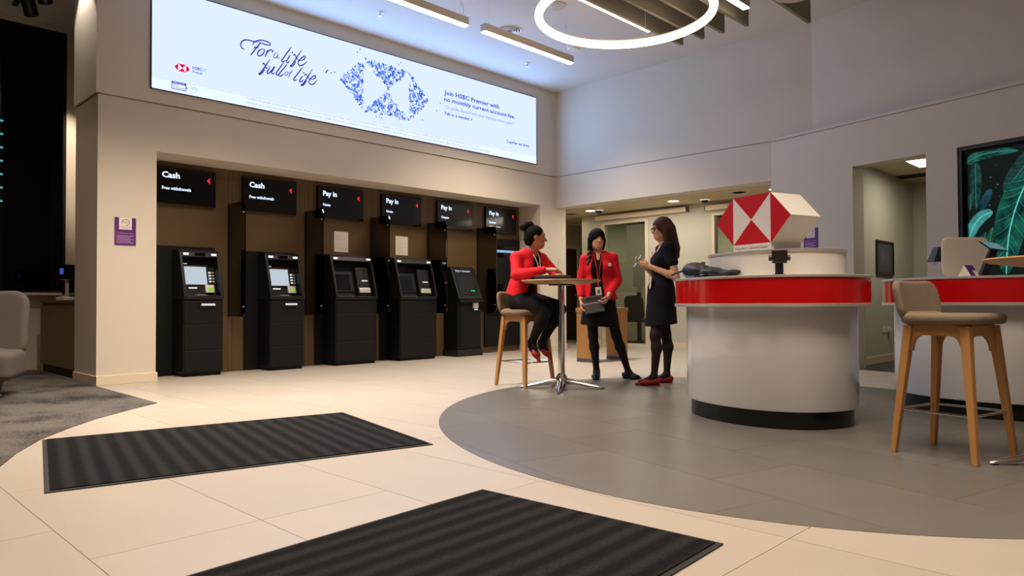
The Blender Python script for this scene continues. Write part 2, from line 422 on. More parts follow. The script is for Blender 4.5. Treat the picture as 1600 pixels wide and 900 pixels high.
def sdf_mesh(name, prims, h, mats, pad=.03):
    lo = np.min([p[1] for p in prims if p[1] is not None and p[5] == 'u'], axis=0) - pad
    hi = np.max([p[2] for p in prims if p[2] is not None and p[5] == 'u'], axis=0) + pad
    n = np.ceil((hi - lo) / h).astype(int) + 1
    F = np.full(n, 1.0, np.float32); LB = np.zeros(n, np.int8); RAW = np.full(n, 1.0, np.float32)
    ax = [lo[i] + h * np.arange(n[i]) for i in range(3)]
    for d, a, b, k, lab, op in prims:
        if a is None: s = (slice(None),) * 3
        else:
            mg = k * 1.2 + 3 * h
            i0 = np.clip(np.floor((a - mg - lo) / h).astype(int), 0, n); i1 = np.clip(np.ceil((b + mg - lo) / h).astype(int) + 1, 0, n)
            s = tuple(slice(i0[i], i1[i]) for i in range(3))
        P = np.stack(np.meshgrid(ax[0][s[0]], ax[1][s[1]], ax[2][s[2]], indexing='ij'), -1)
        if P.size == 0: continue
        D = d(P).astype(np.float32); f = F[s]
        if op == 'u':
            if k > 0:
                t = np.maximum(k - np.abs(f - D), 0) / k; F[s] = np.minimum(f, D) - t * t * k * .25
            else: F[s] = np.minimum(f, D)
            w = D < RAW[s]; RAW[s] = np.where(w, D, RAW[s]); LB[s] = np.where(w, lab, LB[s])
        elif op == 's': F[s] = np.maximum(f, -D)
        elif op == 'i': F[s] = np.maximum(f, D)
        elif op == 'p':       # paint only
            LB[s] = np.where(D < 0, lab, LB[s]); RAW[s] = np.where(D < 0, np.minimum(RAW[s], -1), RAW[s])
    F[0] = F[-1] = 1; F[:, 0] = F[:, -1] = 1; F[:, :, 0] = F[:, :, -1] = 1
    I = F < 0
    c = np.zeros(n - 1, np.int8)
    for i in (0, 1):
        for j in (0, 1):
            for k in (0, 1): c += I[i:n[0] - 1 + i, j:n[1] - 1 + j, k:n[2] - 1 + k]
    cell = np.argwhere((c > 0) & (c < 8))
    idx = -np.ones(n - 1, np.int64); idx[tuple(cell.T)] = np.arange(len(cell))
    acc = np.zeros((len(cell), 3)); cnt = np.zeros(len(cell))
    for axis in range(3):
        o1, o2 = [i for i in range(3) if i != axis]
        for u in (0, 1):
            for v in (0, 1):
                A = cell.copy(); A[:, o1] += u; A[:, o2] += v; B = A.copy(); B[:, axis] += 1
                fa = F[tuple(A.T)]; fb = F[tuple(B.T)]; m = (fa < 0) != (fb < 0)
                t = fa / np.where(m, fa - fb, 1)
                p = (A - cell).astype(float); p[:, axis] += t
                acc[m] += p[m]; cnt[m] += 1
    V = lo + h * (cell + acc / cnt[:, None])
    lab = LB[tuple(cell.T)]
    Q = []
    for axis in range(3):
        o1, o2 = [(1, 2), (2, 0), (0, 1)][axis]
        sl = [slice(None)] * 3; sl2 = [slice(None)] * 3
        sl[axis] = slice(0, -1); sl2[axis] = slice(1, None)
        ch = I[tuple(sl)] != I[tuple(sl2)]
        e = np.argwhere(ch); ok = (e[:, o1] > 0) & (e[:, o2] > 0) & (e[:, o1] < n[o1] - 1) & (e[:, o2] < n[o2] - 1); e = e[ok]
        def at(a, b):
            q = e.copy(); q[:, o1] += a; q[:, o2] += b; return idx[tuple(q.T)]
        q = np.stack([at(-1, -1), at(0, -1), at(0, 0), at(-1, 0)], 1)
        ins = I[tuple(e.T)]
        q[~ins] = q[~ins][:, ::-1]
        Q.append(q)
    Q = np.concatenate(Q); Q = Q[(Q >= 0).all(1)]
    me = bpy.data.meshes.new(name)
    me.vertices.add(len(V)); me.vertices.foreach_set('co', V.ravel())
    me.loops.add(len(Q) * 4); me.loops.foreach_set('vertex_index', Q.ravel().astype(np.int32))
    me.polygons.add(len(Q)); me.polygons.foreach_set('loop_start', np.arange(0, len(Q) * 4, 4, dtype=np.int32))
    me.polygons.foreach_set('use_smooth', np.ones(len(Q), bool))
    for m in mats: me.materials.append(M[m])
    if len(mats) > 1: me.polygons.foreach_set('material_index', lab[Q[:, 0]].astype(np.int32))
    me.update(); me.validate()
    return me

# ------------------------------------------------------------------ setting: floor
YA = 8.218          # face of the machine wall
XA = 9.482          # face of the far wall
ZC = 4.502
NB = 8.72           # back of the machine niche
fl = struct('floor', MB().box(-6, 14, -6, 11, -.2, -.005), 'grout', label='cream stone tiled floor of the branch')
TW, TL = .59, 1.18
tme = None
for i in range(-4, 22):
    x0 = .72 + TW * i
    off = [(2.64, 3.07, 1.085)[i % 3] + .18 * ((i * 7) % 5), 2.64, 1.085][i % 3] if i not in (1, 3, -1) else {1: 2.64, 3: 1.085, -1: 3.07}[i]
    y = off - TL * math.ceil((off + 2.2) / TL)
    while y < 10.3:
        if not (x0 > 9.9 and y < 3.0):
            o = None
            if tme is None:
                o = obj('tile', MB().box(.0012, TW - .0012, .0012, TL - .0012, -.02, 0), 'tile', fl); tme = o.data
            else:
                o = bpy.data.objects.new('tile', tme); COL.objects.link(o); o.parent = fl
            o.location = (x0, y, 0)
        y += TL
# grey oval inlay, tiles cut to the oval
EC = (4.9675, 2.4268); EA, EB, ET = 2.737, 2.269, math.atan2(.7859, .6183)
oval = []
for k in range(160):
    t = 2 * PI * k / 160
    oval.append((EC[0] + EA * math.cos(t) * math.cos(ET) - EB * math.sin(t) * math.sin(ET), EC[1] + EA * math.cos(t) * math.sin(ET) + EB * math.sin(t) * math.cos(ET)))
inl = struct('floor_inlay', MB().prism(oval, 0.0002, .0010), 'greyjoint', label='grey stone oval set into the cream floor')
def clip(poly, cl):
    out = list(poly)
    for i in range(len(cl)):
        a = cl[i]; b = cl[(i + 1) % len(cl)]
        src = out; out = []
        f = lambda p: (b[0] - a[0]) * (p[1] - a[1]) - (b[1] - a[1]) * (p[0] - a[0])
        for j in range(len(src)):
            p = src[j - 1]; q = src[j]; fp = f(p); fq = f(q)
            if (fp >= 0) != (fq >= 0):
                t = fp / (fp - fq); out.append((p[0] + (q[0] - p[0]) * t, p[1] + (q[1] - p[1]) * t))
            if fq >= 0: out.append(q)
        if not out: return []
    return out
ga = R(-14.5); gx = (math.cos(ga), math.sin(ga)); gy = (-math.sin(ga), math.cos(ga))
for i in range(-6, 7):
    for j in range(-4, 5):
        u0 = i * TW + .1; v0 = j * TL + (.4 * (i % 3)); g = .0012
        rc = [(u0 + g, v0 + g), (u0 + TW - g, v0 + g), (u0 + TW - g, v0 + TL - g), (u0 + g, v0 + TL - g)]
        pl = clip([(EC[0] + u * gx[0] + v * gy[0], EC[1] + u * gx[1] + v * gy[1]) for u, v in rc], oval)
        if len(pl) > 2:
            obj('tile', MB().prism(pl, .0010, .0016), 'grey', inl)
# carpet of the lounge corner
cv = [(2.275, 8.203), (2.244, 6.382), (2.0, 6.18), (1.625, 5.826), (1.36, 5.5), (1.134, 5.177), (.95, 4.82), (.806, 4.472), (.62, 3.9), (.5, 3.2), (.45, 2.4), (.5, 1.5), (.3, 0), (-5.9, 0), (-5.9, 10.8), (2.33, 10.8), (2.29, 9.0), (2.275, 8.9)]
struct('floor_carpet', MB().prism(cv[::-1], .0003, .004), 'carpet', label='grey patterned carpet of the lounge corner')

# ------------------------------------------------------------------ setting: machine wall (left)
w = MB().box(2.29, 2.869, YA, 9.0, 0, 3.012).box(2.869, 9.079, YA, 8.80, 2.497, 3.012).box(9.079, 9.75, YA, 8.80, 0, 2.56)
w.box(9.079, 9.482, YA, 8.80, 2.56, 3.012).box(2.268, 9.482, 8.204, 9.0, 3.026, ZC + .02).box(2.31, 9.49, 8.234, 8.9, 3.0, 3.03)
w.box(2.869, 9.079, 8.735, 8.82, 0, 2.5).box(9.6, 9.75, 8.80, 10.3, 0, 2.56)
wl = struct('wall_left', w, 'wall', label='beige wall with the machine niche and the long screen')
e = [2.869] + [x for k in range(5) for x in (3.889 + 1.047 * k, 3.937 + 1.047 * k)] + [9.079]
for a, b in zip(e[:-1], e[1:]):
    obj('panel', MB().box(a + .002, b - .002, NB, 8.735, 0, 2.497), 'bronze', wl)
struct('trim_1', MB().box(2.275, 2.884, 8.203, 8.218, 0, .098).box(2.275, 2.29, 8.203, 9.0, 0, .098).box(2.869, 2.884, 8.218, 8.3, 0, .098)
       .box(9.064, 9.765, 8.203, 8.218, 0, .098).box(9.75, 9.765, 8.203, 10.3, 0, .098), 'skirt', label='cream skirting along the machine wall', bevel=.003)

# ------------------------------------------------------------------ setting: far wall and angled right wall
w = MB().box(XA, 9.75, 4.333, YA, 2.48, 3.012).box(XA, 9.75, 3.757, 8.9, 3.026, ZC + .02).box(9.498, 9.7, 3.8, 8.9, 3.0, 3.03)
struct('wall_back', w, 'wall', label='far wall above the wide opening')
KX, KY = 9.485, 4.333
ED = Vector((-.735, -2.982, 0)).normalized(); EN = Vector((ED.y, -ED.x, 0))      # EN points into the room
def B(s, n, z): return (KX + ED.x * s + EN.x * n, KY + ED.y * s + EN.y * n, z)
def bbox(mb, s0, s1, n0, n1, z0, z1):
    return mb.hexa([B(s0, n0, z0), B(s0, n1, z0), B(s1, n1, z0), B(s1, n0, z0)], [B(s0, n0, z1), B(s0, n1, z1), B(s1, n1, z1), B(s1, n0, z1)])
w = MB()
for s0, s1, z0, z1 in [(0, 1.203, 0, 3.0), (1.203, 2.085, 2.48, 3.0), (2.085, 2.419, 0, 3.0), (2.419, 4.45, 0, 1.0), (2.419, 4.45, 2.485, 3.0), (4.45, 10.6, 0, 3.0), (0, 10.6, 3.014, 3.05)]:
    bbox(w, s0, s1, -.22, 0, z0, z1)
bbox(w, 2.4, 4.5, -.22, -.1, .95, 2.5)
d2 = Vector((-.155, -.676, 0)).normalized(); n2 = Vector((d2.y, -d2.x, 0)); k2 = Vector((9.482, 3.757, 0))
def U(s, n, z): v = k2 + d2 * s + n2 * n; return (v.x, v.y, z)
w.hexa([U(0, -.25, 3.026), U(0, 0, 3.026), U(10, 0, 3.026), U(10, -.25, 3.026)], [U(0, -.25, ZC + .02), U(0, 0, ZC + .02), U(10, 0, ZC + .02), U(10, -.25, ZC + .02)])
bbox(w, .02, 10.5, -.2, -.016, 2.99, 3.04)
struct('wall_right', w, 'wall', label='angled beige wall with doorway and leaf screen')
bw = MB(); bbox(bw, 0, 1.203, 0, .015, 0, .098); bbox(bw, 2.085, 10, 0, .015, 0, .098)
struct('trim_2', bw, 'skirt', label='cream skirting along the angled wall')

# ------------------------------------------------------------------ setting: ceiling and unseen sides
struct('ceiling', MB().box(-6, 9.75, -6, 11, ZC, ZC + .1), 'ceil', label='white plaster ceiling')
struct('wall_rear', MB().box(-6.2, -6, -6, 11, 0, ZC), 'wall', label='wall behind the viewer')
struct('wall_front', MB().box(-6, 9.75, -6.2, -6, 0, ZC), 'wall', label='entrance wall behind the viewer')

# ------------------------------------------------------------------ setting: window corner
w = MB().box(-6, 3.4, 10.8, 11.0, 0, .955).box(-6, 3.4, 10.8, 11.0, 4.42, ZC).box(2.642, 3.4, 10.8, 11.0, .955, 4.42).box(2.9, 3.1, 9.0, 10.8, 0, ZC)
struct('wall_window', w, 'wall', label='lounge corner wall around the dark window')
struct('trim_3', MB().box(-6, 2.33, 10.785, 10.8, 0, .098), 'skirt', label='cream skirting below the dark window')
wn = empty('window_1', (2.64, 10.84, .955), label='tall dark window at night in the lounge corner', kind='structure')
fr = MB().box(-.03, 0, -.02, .06, .03, 3.465).box(-8.0, -.03, -.02, .06, 3.43, 3.465).box(-8.0, -.03, -.02, .06, .03, .06).box(-1.95, -1.89, -.019, .059, .06, 3.43).box(-3.9, -3.84, -.019, .059, .06, 3.43)
obj('window_frame', fr, 'black', wn)
for x0, x1 in ((-1.89, -.03), (-3.84, -1.95), (-8.0, -3.9)):
    obj('pane', MB().box(x0, x1, .015, .025, .06, 3.43), 'nightglass', wn)
obj('window_sill', MB().box(-8.5, -.06, -.14, .04, 0, .03), 'skirt', wn, bevel=.004)
# building across the street, a few lit strips
bd = empty('office_building', (-4, 40, 0), label='dark office block outside the window with lit strips', cat='building')
obj('facade', MB().box(-14, 26, 0, 8, 0, 30), 'dark', bd)
for k in range(7):
    obj('lit_window', MB().box(9.6 + .3 * (k % 2), 11.2, -.06, 0, 5.6 + .62 * k, 5.68 + .62 * k), M.setdefault('cyan', emis('cyan_strip', (.2, .75, .8), 1.3)), bd)

# ------------------------------------------------------------------ setting: rooms behind the far wall
CM = 2.56
cm = struct('ceiling_meeting', MB().box(9.6, 13.6, 3.4, 10.5, CM + .01, CM + .1), 'ink', label='suspended ceiling of the room behind the far wall')
tme = None
for i in range(6):
    for j in range(11):
        x0 = 9.75 + .6 * i; y0 = 3.75 + .6 * j
        if x0 > 11.2 and y0 < 9.0: continue
        if tme is None: o = obj('ceiling_tile', MB().box(.004, .596, .004, .596, 0, .01), 'ctile', cm); tme = o.data
        else: o = bpy.data.objects.new('ceiling_tile', tme); COL.objects.link(o); o.parent = cm
        o.location = (x0, y0, CM)
XM = 11.3
w = MB()
for y0, y1, z0, z1 in [(4.0, 5.1, 0, CM), (5.1, 6.22, 2.36, CM), (6.22, 7.52, 0, CM), (7.52, 8.60, 2.38, CM), (8.60, 9.1, 0, CM)]:
    w.box(XM, XM + .12, y0, y1, z0, z1)
w.box(9.75, XM, 4.0, 4.1, 0, CM).box(9.70, 9.75, 4.0, 4.3, 0, CM)
struct('wall_meeting', w, 'olive', label='pale olive wall with glazed openings')
struct('trim_4', MB().box(XM - .015, XM, 6.22, 7.52, 0, .1).box(XM - .015, XM, 8.62, 9.1, 0, .1), 'skirt', label='cream skirting of the far room')
w = MB().box(9.75, 11.6, 10.3, 10.45, 0, CM).box(12.66, 14, 10.3, 10.45, 0, CM).box(11.6, 12.66, 10.3, 10.45, 2.06, CM).box(13.4, 13.55, 4.0, 10.3, 0, CM).box(11.42, 13.5, 9.0, 9.1, 0, CM).box(11.42, 13.5, 4.0, 4.1, 0, CM)
struct('wall_corridor', w, 'olive', label='end wall of the corridor')
dr = empty('door_1', (11.6, 10.3, 0), label='dark wooden door at the corridor end', kind='structure')
obj('door_leaf', MB().box(.02, 1.02, .02, .06, .01, 2.03), 'walnut', dr)
obj('door_frame', MB().box(-.05, .02, -.02, .08, 0, 2.1).box(1.02, 1.1, -.02, .08, 0, 2.1).box(.02, 1.02, -.02, .08, 2.03, 2.1), 'skirt', dr)
obj('door_handle', MB().tube([(.86, -.05, 1.0), (.98, -.05, 1.0)], .012).tube([(.96, -.05, 1.0), (.96, .02, 1.0)], .012), 'steel', dr)
# glazed partitions
for n, (y0, y1, zt) in enumerate([(7.52, 8.60, 2.38), (5.1, 6.22, 2.36)]):
    g = empty('window_%d' % (n + 2), (XM, y0, 0), label=['glazed partition of the meeting room with frosted band', 'narrow glazed partition behind the hexagon emblem'][n], kind='structure')
    L_ = y1 - y0
    obj('window_frame', MB().box(-.02, .1, 0, .07, 0, zt).box(-.02, .1, L_ - .05, L_, 0, zt).box(-.02, .1, .07, L_ - .05, zt - .04, zt).box(-.02, .1, .07, L_ - .05, 0, .05), 'skirt', g)
    obj('pane', MB().box(.04, .05, .07, L_ - .05, .05, zt - .04), 'clear', g)
    if n == 0:
        obj('frosted_band', MB().box(.036, .039, .07, L_ - .05, 1.02, 1.58), 'frost', g)
        obj('darker_strip', MB().box(.034, .0355, .12, .52, 1.58, 2.3), 'frost', g)  # darker see-through strip on the glass above the band
struct('floor_meeting', MB().box(XM + .12, 13.5, 4.1, 9.0, .0003, .004), 'carpet', label='carpet behind the glazed partition')
tr = empty('sliding_door_track', (XM, 6.68, 2.43), label='pale pelmet box above the glazed partition', cat='track')
obj('cover', MB().box(-.10, -.001, 0, 2.02, 0, .085), 'skirt', tr, bevel=.006)
obj('end_cap', MB().box(-.103, 0, -.012, 0, -.003, .088), 'ink', tr)
tr = empty('sliding_door_track', (XM, 5.05, 2.41), label='short pelmet box behind the hexagon emblem', cat='track')
obj('cover', MB().box(-.10, -.001, 0, 1.25, 0, .085), 'skirt', tr, bevel=.006)
obj('end_cap', MB().box(-.103, 0, 1.25, 1.262, -.003, .088), 'ink', tr)
# side room behind the doorway
w = MB().box(9.33, 11.95, 3.25, 3.35, 0, 2.6).box(11.95, 12.05, -1, 3.35, 0, 2.6)
struct('wall_side_room', w, 'olive', label='olive walls of the side room seen through the doorway')
struct('trim_5', MB().box(9.34, 11.95, 3.235, 3.25, 0, .1).box(11.935, 11.95, 0, 3.25, 0, .1), 'skirt', label='skirting of the side room')
cs = struct('ceiling_side_room', MB().prism([B(.95, -.15, 0)[:2], B(5.2, -.15, 0)[:2], (12.05, -1), (12.05, 3.35)][::-1], 2.6, 2.7), 'ctile', label='tiled ceiling of the side room')
struct('floor_side_room', MB().prism([(9.21, 3.235), (B(1.203, -.005, 0)[0], B(1.203, 0, 0)[1]), B(2.085, -.005, 0)[:2], B(4.4, -.25, 0)[:2], (11.95, -.9), (11.95, 3.25)][::-1], .0004, .005), 'carpet', label='dark carpet of the side room')
lp = empty('ceiling_light', (10.22, 2.48, 2.59), label='square bright ceiling panel in the side room', cat='ceiling light')
obj('frame', MB().box(-.31, .31, -.31, .31, 0, .012), 'whitem', lp)
obj('diffuser', MB().box(-.29, .29, -.29, .29, -.004, 0), 'panelglow', lp)
vt = empty('ceiling_vent', (11.2, 2.78, 2.59), label='dark slot vent in the side room ceiling', cat='vent')
obj('frame', MB().box(-.14, .14, -.45, .45, 0, .01), 'ink', vt)
for k in range(4): obj('slat', MB().box(-.12 + .065 * k, -.085 + .065 * k, -.43, .43, -.006, 0), 'dark', vt)

# ------------------------------------------------------------------ long LED screen on the machine wall
SY = 8.188
SCRIPT = [[(3844,3851),(3811,3856),(3793,3889),(3806,3934),(3849,3966),(3907,3974),(3965,3973),(4000,3978)],[(3941,3922),(3956,3963),(4000,3996),(4054,4015),(4109,4017),(4155,4008),(4160,3984),(4114,3975),(4054,3979),(4005,3986)],[(4042,3992),(4000,3923),(3956,3860),(3912,3795)],[(3954,3896),(3985,3913),(4017,3914)],[(4062,3915),(4023,3883),(4001,3845),(4013,3816),(4047,3828),(4079,3868),(4086,3905),(4062,3915)],[(4130,3917),(4117,3876),(4095,3821)],[(4105,3852),(4135,3899),(4170,3927),(4196,3924),(4185,3898)],[(4261,3909),(4228,3894),(4210,3860),(4218,3837),(4247,3856),(4269,3899),(4257,3862),(4270,3846),(4292,3867)],[(4447,4033),(4394,3956),(4342,3875),(4314,3829),(4332,3819),(4366,3848)],[(4432,3934),(4401,3877),(4378,3835),(4392,3821),(4422,3848)],[(4464,3977),(4449,3956)],[(4587,4033),(4543,3961),(4490,3871),(4451,3811),(4433,3795),(4437,3784),(4461,3796),(4494,3843),(4498,3881)],[(4473,3926),(4483,3946),(4501,3936),(4511,3906),(4544,3892)],[(4550,3882),(4606,3909),(4635,3946),(4615,3955),(4576,3919),(4537,3866),(4544,3828),(4579,3829),(4623,3861),(4663,3905)],[(4162,3810),(4120,3741),(4070,3663),(4033,3610),(4019,3603),(4026,3593),(4053,3611),(4085,3658),(4087,3692)],[(4065,3720),(4079,3743),(4097,3723),(4111,3691),(4139,3695)],[(4168,3727),(4141,3676),(4123,3638),(4141,3631),(4178,3670),(4225,3738),(4198,3684),(4182,3650),(4202,3639),(4229,3664)],[(4340,3812),(4283,3723),(4242,3658),(4258,3636),(4286,3664)],[(4390,3808),(4330,3722),(4278,3652),(4299,3632),(4342,3671)],[(4378,3708),(4357,3680),(4366,3654),(4393,3678),(4399,3705),(4378,3708)],[(4465,3747),(4430,3698),(4401,3643)],[(4409,3701),(4448,3704)],[(4598,3815),(4542,3731),(4478,3640),(4488,3621),(4522,3642)],[(4604,3708),(4566,3650),(4553,3625),(4581,3625),(4611,3658)],[(4622,3755),(4607,3736)],[(4735,3819),(4683,3725),(4629,3641),(4594,3594),(4576,3587),(4587,3577),(4618,3599),(4646,3645),(4646,3677)],[(4626,3713),(4644,3736),(4668,3707),(4696,3686)],[(4705,3684),(4755,3699),(4785,3733),(4767,3744),(4727,3713),(4688,3658),(4697,3626),(4734,3624),(4772,3653),(4808,3701)],[(4964,3864),(4942,3839),(4924,3808)]]
def SX(x, z): return (x, SY - .001, z)
sc = empty('led_screen', (5.9, 8.2, 3.18), label='long bright advertising screen above the machine niche', cat='screen')
def spart(name, mb, m): mb.v = [(a - 5.9, b - 8.2, c - 3.18) for a, b, c in mb.v]; return obj(name, mb, m, sc)
spart('bezel', MB().box(2.79, 8.972, SY + .002, 8.204, 3.168, 4.312), 'black')
spart('display', MB().box(2.803, 8.955, SY, SY + .002, 3.178, 4.300), 'led')
spart('footer_band', MB().quad((2.803, SY - .0005, 3.178), (8.955, SY - .0005, 3.178), (8.955, SY - .0005, 3.292), (2.803, SY - .0005, 3.292)), 'led2')
mb = MB()
for i0, i1 in ((0, 7), (7, 8), (8, 14), (14, 19), (19, 22), (22, 28), (28, 29)):
    mb = MB()
    for s in SCRIPT[i0:i1]: ribbon(mb, catmull([(a / 1000, b / 1000) for a, b in s], 9), .0145 if i0 != 19 and i0 != 7 else .009, SX)
    spart('handwritten_word', mb, 'ledink')
def stext(s, x, z, m, width=None, height=None):
    return txt(s, m, plane_mtx((x - 5.9, SY - .0012 - 8.2, z - 3.18), (1, 0, 0)), sc, 'lettering', width, height, bold=.022 if height and height > .03 else .01)
stext('Join HSBC Premier with', 6.926, 3.948, 'ledblue', 1.15, .066)
stext('no monthly current account fee.', 6.926, 3.850, 'ledblue', 1.515, .062)
stext('* To qualify, financial and other eligibility criteria apply.*', 6.905, 3.742, 'ledgrey', 1.51, .045)
stext('Talk to a member >', 6.926, 3.645, 'ledblue', .57, .045)
stext('Together we thrive', 8.24, 3.432, 'ledblue', .545, .042)
stext('*HSBC Premier customers must pay their annual income into their account and meet either: 1) savings or investments of at least 50,000 with HSBC UK or 2) an individual annual income', 3.86, 3.263, 'ledgrey', 3.77, .024)
stext('Investment, life insurance or protection product. HSBC Premier is another country issued by HSBC UK Bank plc, 1 Centenary Square, Birmingham B1 1HQ. Registered in England and Wales', 3.86, 3.214, 'ledgrey', 4.0, .024)
stext('HSBC', 3.236, 3.476, 'ledblue', .105, .034); stext('UK', 3.348, 3.476, 'ledgrey', .045, .034); stext('Premier', 3.236, 3.434, 'ledblue', .115, .03)
def hexlogo(cx, cz, hw, hh, tip):
    T = lambda *p: [(x, SY - .0014, z) for x, z in p]
    tl, tr_, bl, br, c = (cx - hw, cz + hh), (cx + hw, cz + hh), (cx - hw, cz - hh), (cx + hw, cz - hh), (cx, cz)
    return [T(tl, bl, (cx - tip, cz)), T(tr_, (cx + tip, cz), br), T(tl, c, tr_), T(bl, br, c)], [T(tl, bl, c), T(tr_, c, br)]
rd, wh = hexlogo(3.122, 3.462, .042, .042, .085)
mb = MB(); [mb.add(t, [(0, 1, 2)]) for t in rd]; spart('small_hexagon_logo', mb, 'ledred')
mb = MB(); [mb.add(t, [(0, 1, 2)]) for t in wh]; spart('small_hexagon_logo_field', mb, 'ledw')
# credit-card badge and scheme mark in the footer
mb = MB(); bx0, bx1, bz0, bz1 = 3.008, 3.168, 3.208, 3.296
for a, b, c, d in ((bx0, bx1, bz1 - .026, bz1), (bx0, bx1, bz0, bz0 + .008), (bx0, bx0 + .007, bz0, bz1), (bx1 - .007, bx1, bz0, bz1)):
    mb.quad((a, SY - .001, c), (b, SY - .001, c), (b, SY - .001, d), (a, SY - .001, d))
mb.add([(bx1 - .01, SY - .001, 3.238), (bx1 + .022, SY - .001, 3.24), (bx1 - .01, SY - .001, 3.262)], [(0, 1, 2)])
spart('account_switch_badge', mb, 'ledink')
stext('CURRENT ACCOUNT', 3.02, 3.277, 'ledw', .13, .011); stext('SWITCH', 3.022, 3.248, 'ledink', .06, .014); stext('GUARANTEE', 3.022, 3.225, 'ledink', .125, .014)
mb = MB(); ribbon(mb, catmull([(3.232, 3.236), (3.24, 3.262), (3.262, 3.27), (3.285, 3.26), (3.29, 3.24), (3.272, 3.228), (3.255, 3.232)], 5), .005, SX); spart('scheme_mark', mb, 'ledgrey')
stext('FSCS', 3.243, 3.243, 'ledgrey', .042, .016); stext('Protected', 3.236, 3.212, 'ledgrey', .05, .009)
# flower-filled hexagon
rnd = random.Random(3)
regs, _ = hexlogo(5.888, 3.79, .385, .345, .745)
cols = {'pale': MB(), 'ledblue': MB(), 'mid': MB(), 'ledw': MB()}
M['pale'] = emis('led_pale_blue', (.50, .64, 1.4), 1); M['mid'] = emis('led_mid_blue', (.06, .18, .74), 1)
for t in regs: cols['pale'].add([(p[0], SY - .0008, p[2]) for p in t], [(0, 1, 2)])
def petal(mb, x, z, a, l, w, lay):
    ca, sa = math.cos(a), math.sin(a)
    pts = [(0, 0), (.3 * l, .5 * w), (.7 * l, .5 * w), (l, 0), (.7 * l, -.5 * w), (.3 * l, -.5 * w)]
    mb.add([(x + u * ca - v * sa, lay, z + u * sa + v * ca) for u, v in pts], [(0, 1, 2, 3, 4, 5)])
def inside(p, t):
    s = [((t[(i + 1) % 3][0] - t[i][0]) * (p[1] - t[i][2]) - (t[(i + 1) % 3][2] - t[i][2]) * (p[0] - t[i][0])) for i in range(3)]
    return all(v >= 0 for v in s) or all(v <= 0 for v in s)
for ti, t in enumerate(regs):
    for k in range(330):
        u, v = rnd.random(), rnd.random()
        if u + v > 1: u, v = 1 - u, 1 - v
        x = t[0][0] + u * (t[1][0] - t[0][0]) + v * (t[2][0] - t[0][0]); z = t[0][2] + u * (t[1][2] - t[0][2]) + v * (t[2][2] - t[0][2])
        ox, oz = x - 5.888, z - 3.79
        nm = rnd.choice(['ledblue', 'mid', 'ledblue', 'ledw', 'mid', 'ledw'])
        lay = SY - .0010 - .0006 * rnd.random()
        if rnd.random() < .3:
            r0 = rnd.uniform(.012, .026); a0 = rnd.random() * 6
            if not inside((x, z), t): continue
            for q in range(6): petal(cols[nm], x, z, a0 + q * PI / 3, r0, r0 * .7, lay)
            petal(cols['ledw' if nm != 'ledw' else 'ledblue'], x - .005, z, 0, .01, .01, lay - .0002)
        else:
            l = rnd.uniform(.015, .045); a0 = rnd.random() * 6.28
            end = (x + l * math.cos(a0), z + l * math.sin(a0))
            if not inside(end, t):
                out = (ti == 0 and end[0] < 5.5) or (ti == 1 and end[0] > 6.275) or (ti == 2 and end[1] > 4.12) or (ti == 3 and end[1] < 3.46)
                if not out: continue
            petal(cols[nm], x, z, a0, l, l * .45, lay)
for (x, z) in [(5.42, 4.2), (5.45, 4.24), (6.78, 3.66), (5.05, 3.86), (5.02, 3.83), (6.1, 4.2), (6.13, 4.22), (5.72, 3.40), (5.76, 3.38), (5.80, 3.395), (6.52, 3.5), (6.86, 3.79)]:
    petal(cols['ledblue'], x, z, rnd.random() * 6, .025, .014, SY - .001)
for k, mb in cols.items(): spart('floral_print', mb, k)['kind'] = 'stuff'

# ------------------------------------------------------------------ machine bays
BX = [3.38 + 1.047 * k for k in range(6)]
titles = [('Cash', 'Free withdrawals'), ('Cash', 'Free withdrawals'), ('Pay in', 'Notes'), ('Pay in', 'Notes'), ('Pay in', 'Cheques'), ('Pay in', 'Business')]
slab_l = ['black Cash sign above the leftmost cash machine', 'black Cash sign above the second cash machine from the left', 'black Pay in Notes sign above the third machine from the left',
          'black Pay in Notes sign above the fourth machine from the left', 'black Pay in Cheques sign above the small cheque machine', 'black Pay in Business sign at the right end of the niche']
for k in range(6):
    x0 = 3.015 + 1.0445 * k
    if k == 0: x0 = 2.985
    g = empty('sign', (x0, NB, 2.0), label=slab_l[k], cat='sign', group='black signs above the machines')
    obj('panel', MB().box(0, .725, -.05, -.001, 0, .435), 'gloss', g, bevel=.003)
    a, b = titles[k]
    P_ = lambda x, z: plane_mtx((x, -.0512, z), (1, 0, 0))
    txt(a, 'signw', P_(.075 if k else .1, .305), g, 'title_lettering', .2 if k < 2 else .215, .066, bold=.03)
    txt(b, 'signw', P_(.075 if k else .1, .165), g, 'subtitle_lettering', (.33, .33, .115, .115, .155, .15)[k], .036, bold=.025)
    if k == 5: txt('Small businesses', 'signw', P_(.075, .105), g, 'subtitle_lettering', .26, .024)
    obj('arrow', MB().add([(.615, -.0512, .315), (.655, -.0512, .355), (.655, -.0512, .275)], [(0, 2, 1)]), 'signr', g)
dl = ['between the two cash machines', 'between the second cash machine and the third machine', 'between the third and fourth machines', 'between the fourth machine and the cheque machine', 'right of the cheque machine']
for k in range(5):
    X = 3.894 + 1.0465 * k
    g = empty('divider', (X, NB, .68), label='smoked privacy screen ' + dl[k], cat='divider', group='smoked privacy screens')
    pr = [(-.002, 0), (-.40, 0), (-.445, .03), (-.46, .08), (-.46, 1.33), (-.44, 1.375), (-.41, 1.385), (-.002, 1.385)]
    obj('screen_sheet', MB().xprism(pr, -.006, .006), 'smoke', g)
    obj('fixing_rail', MB().box(-.014, .014, -.03, -.002, 0, 1.385), 'black', g)
    for z in (.12, 1.25): obj('bolt', MB().tube([(-.014, -.42, z), (.014, -.42, z)], .011), 'steel', g)

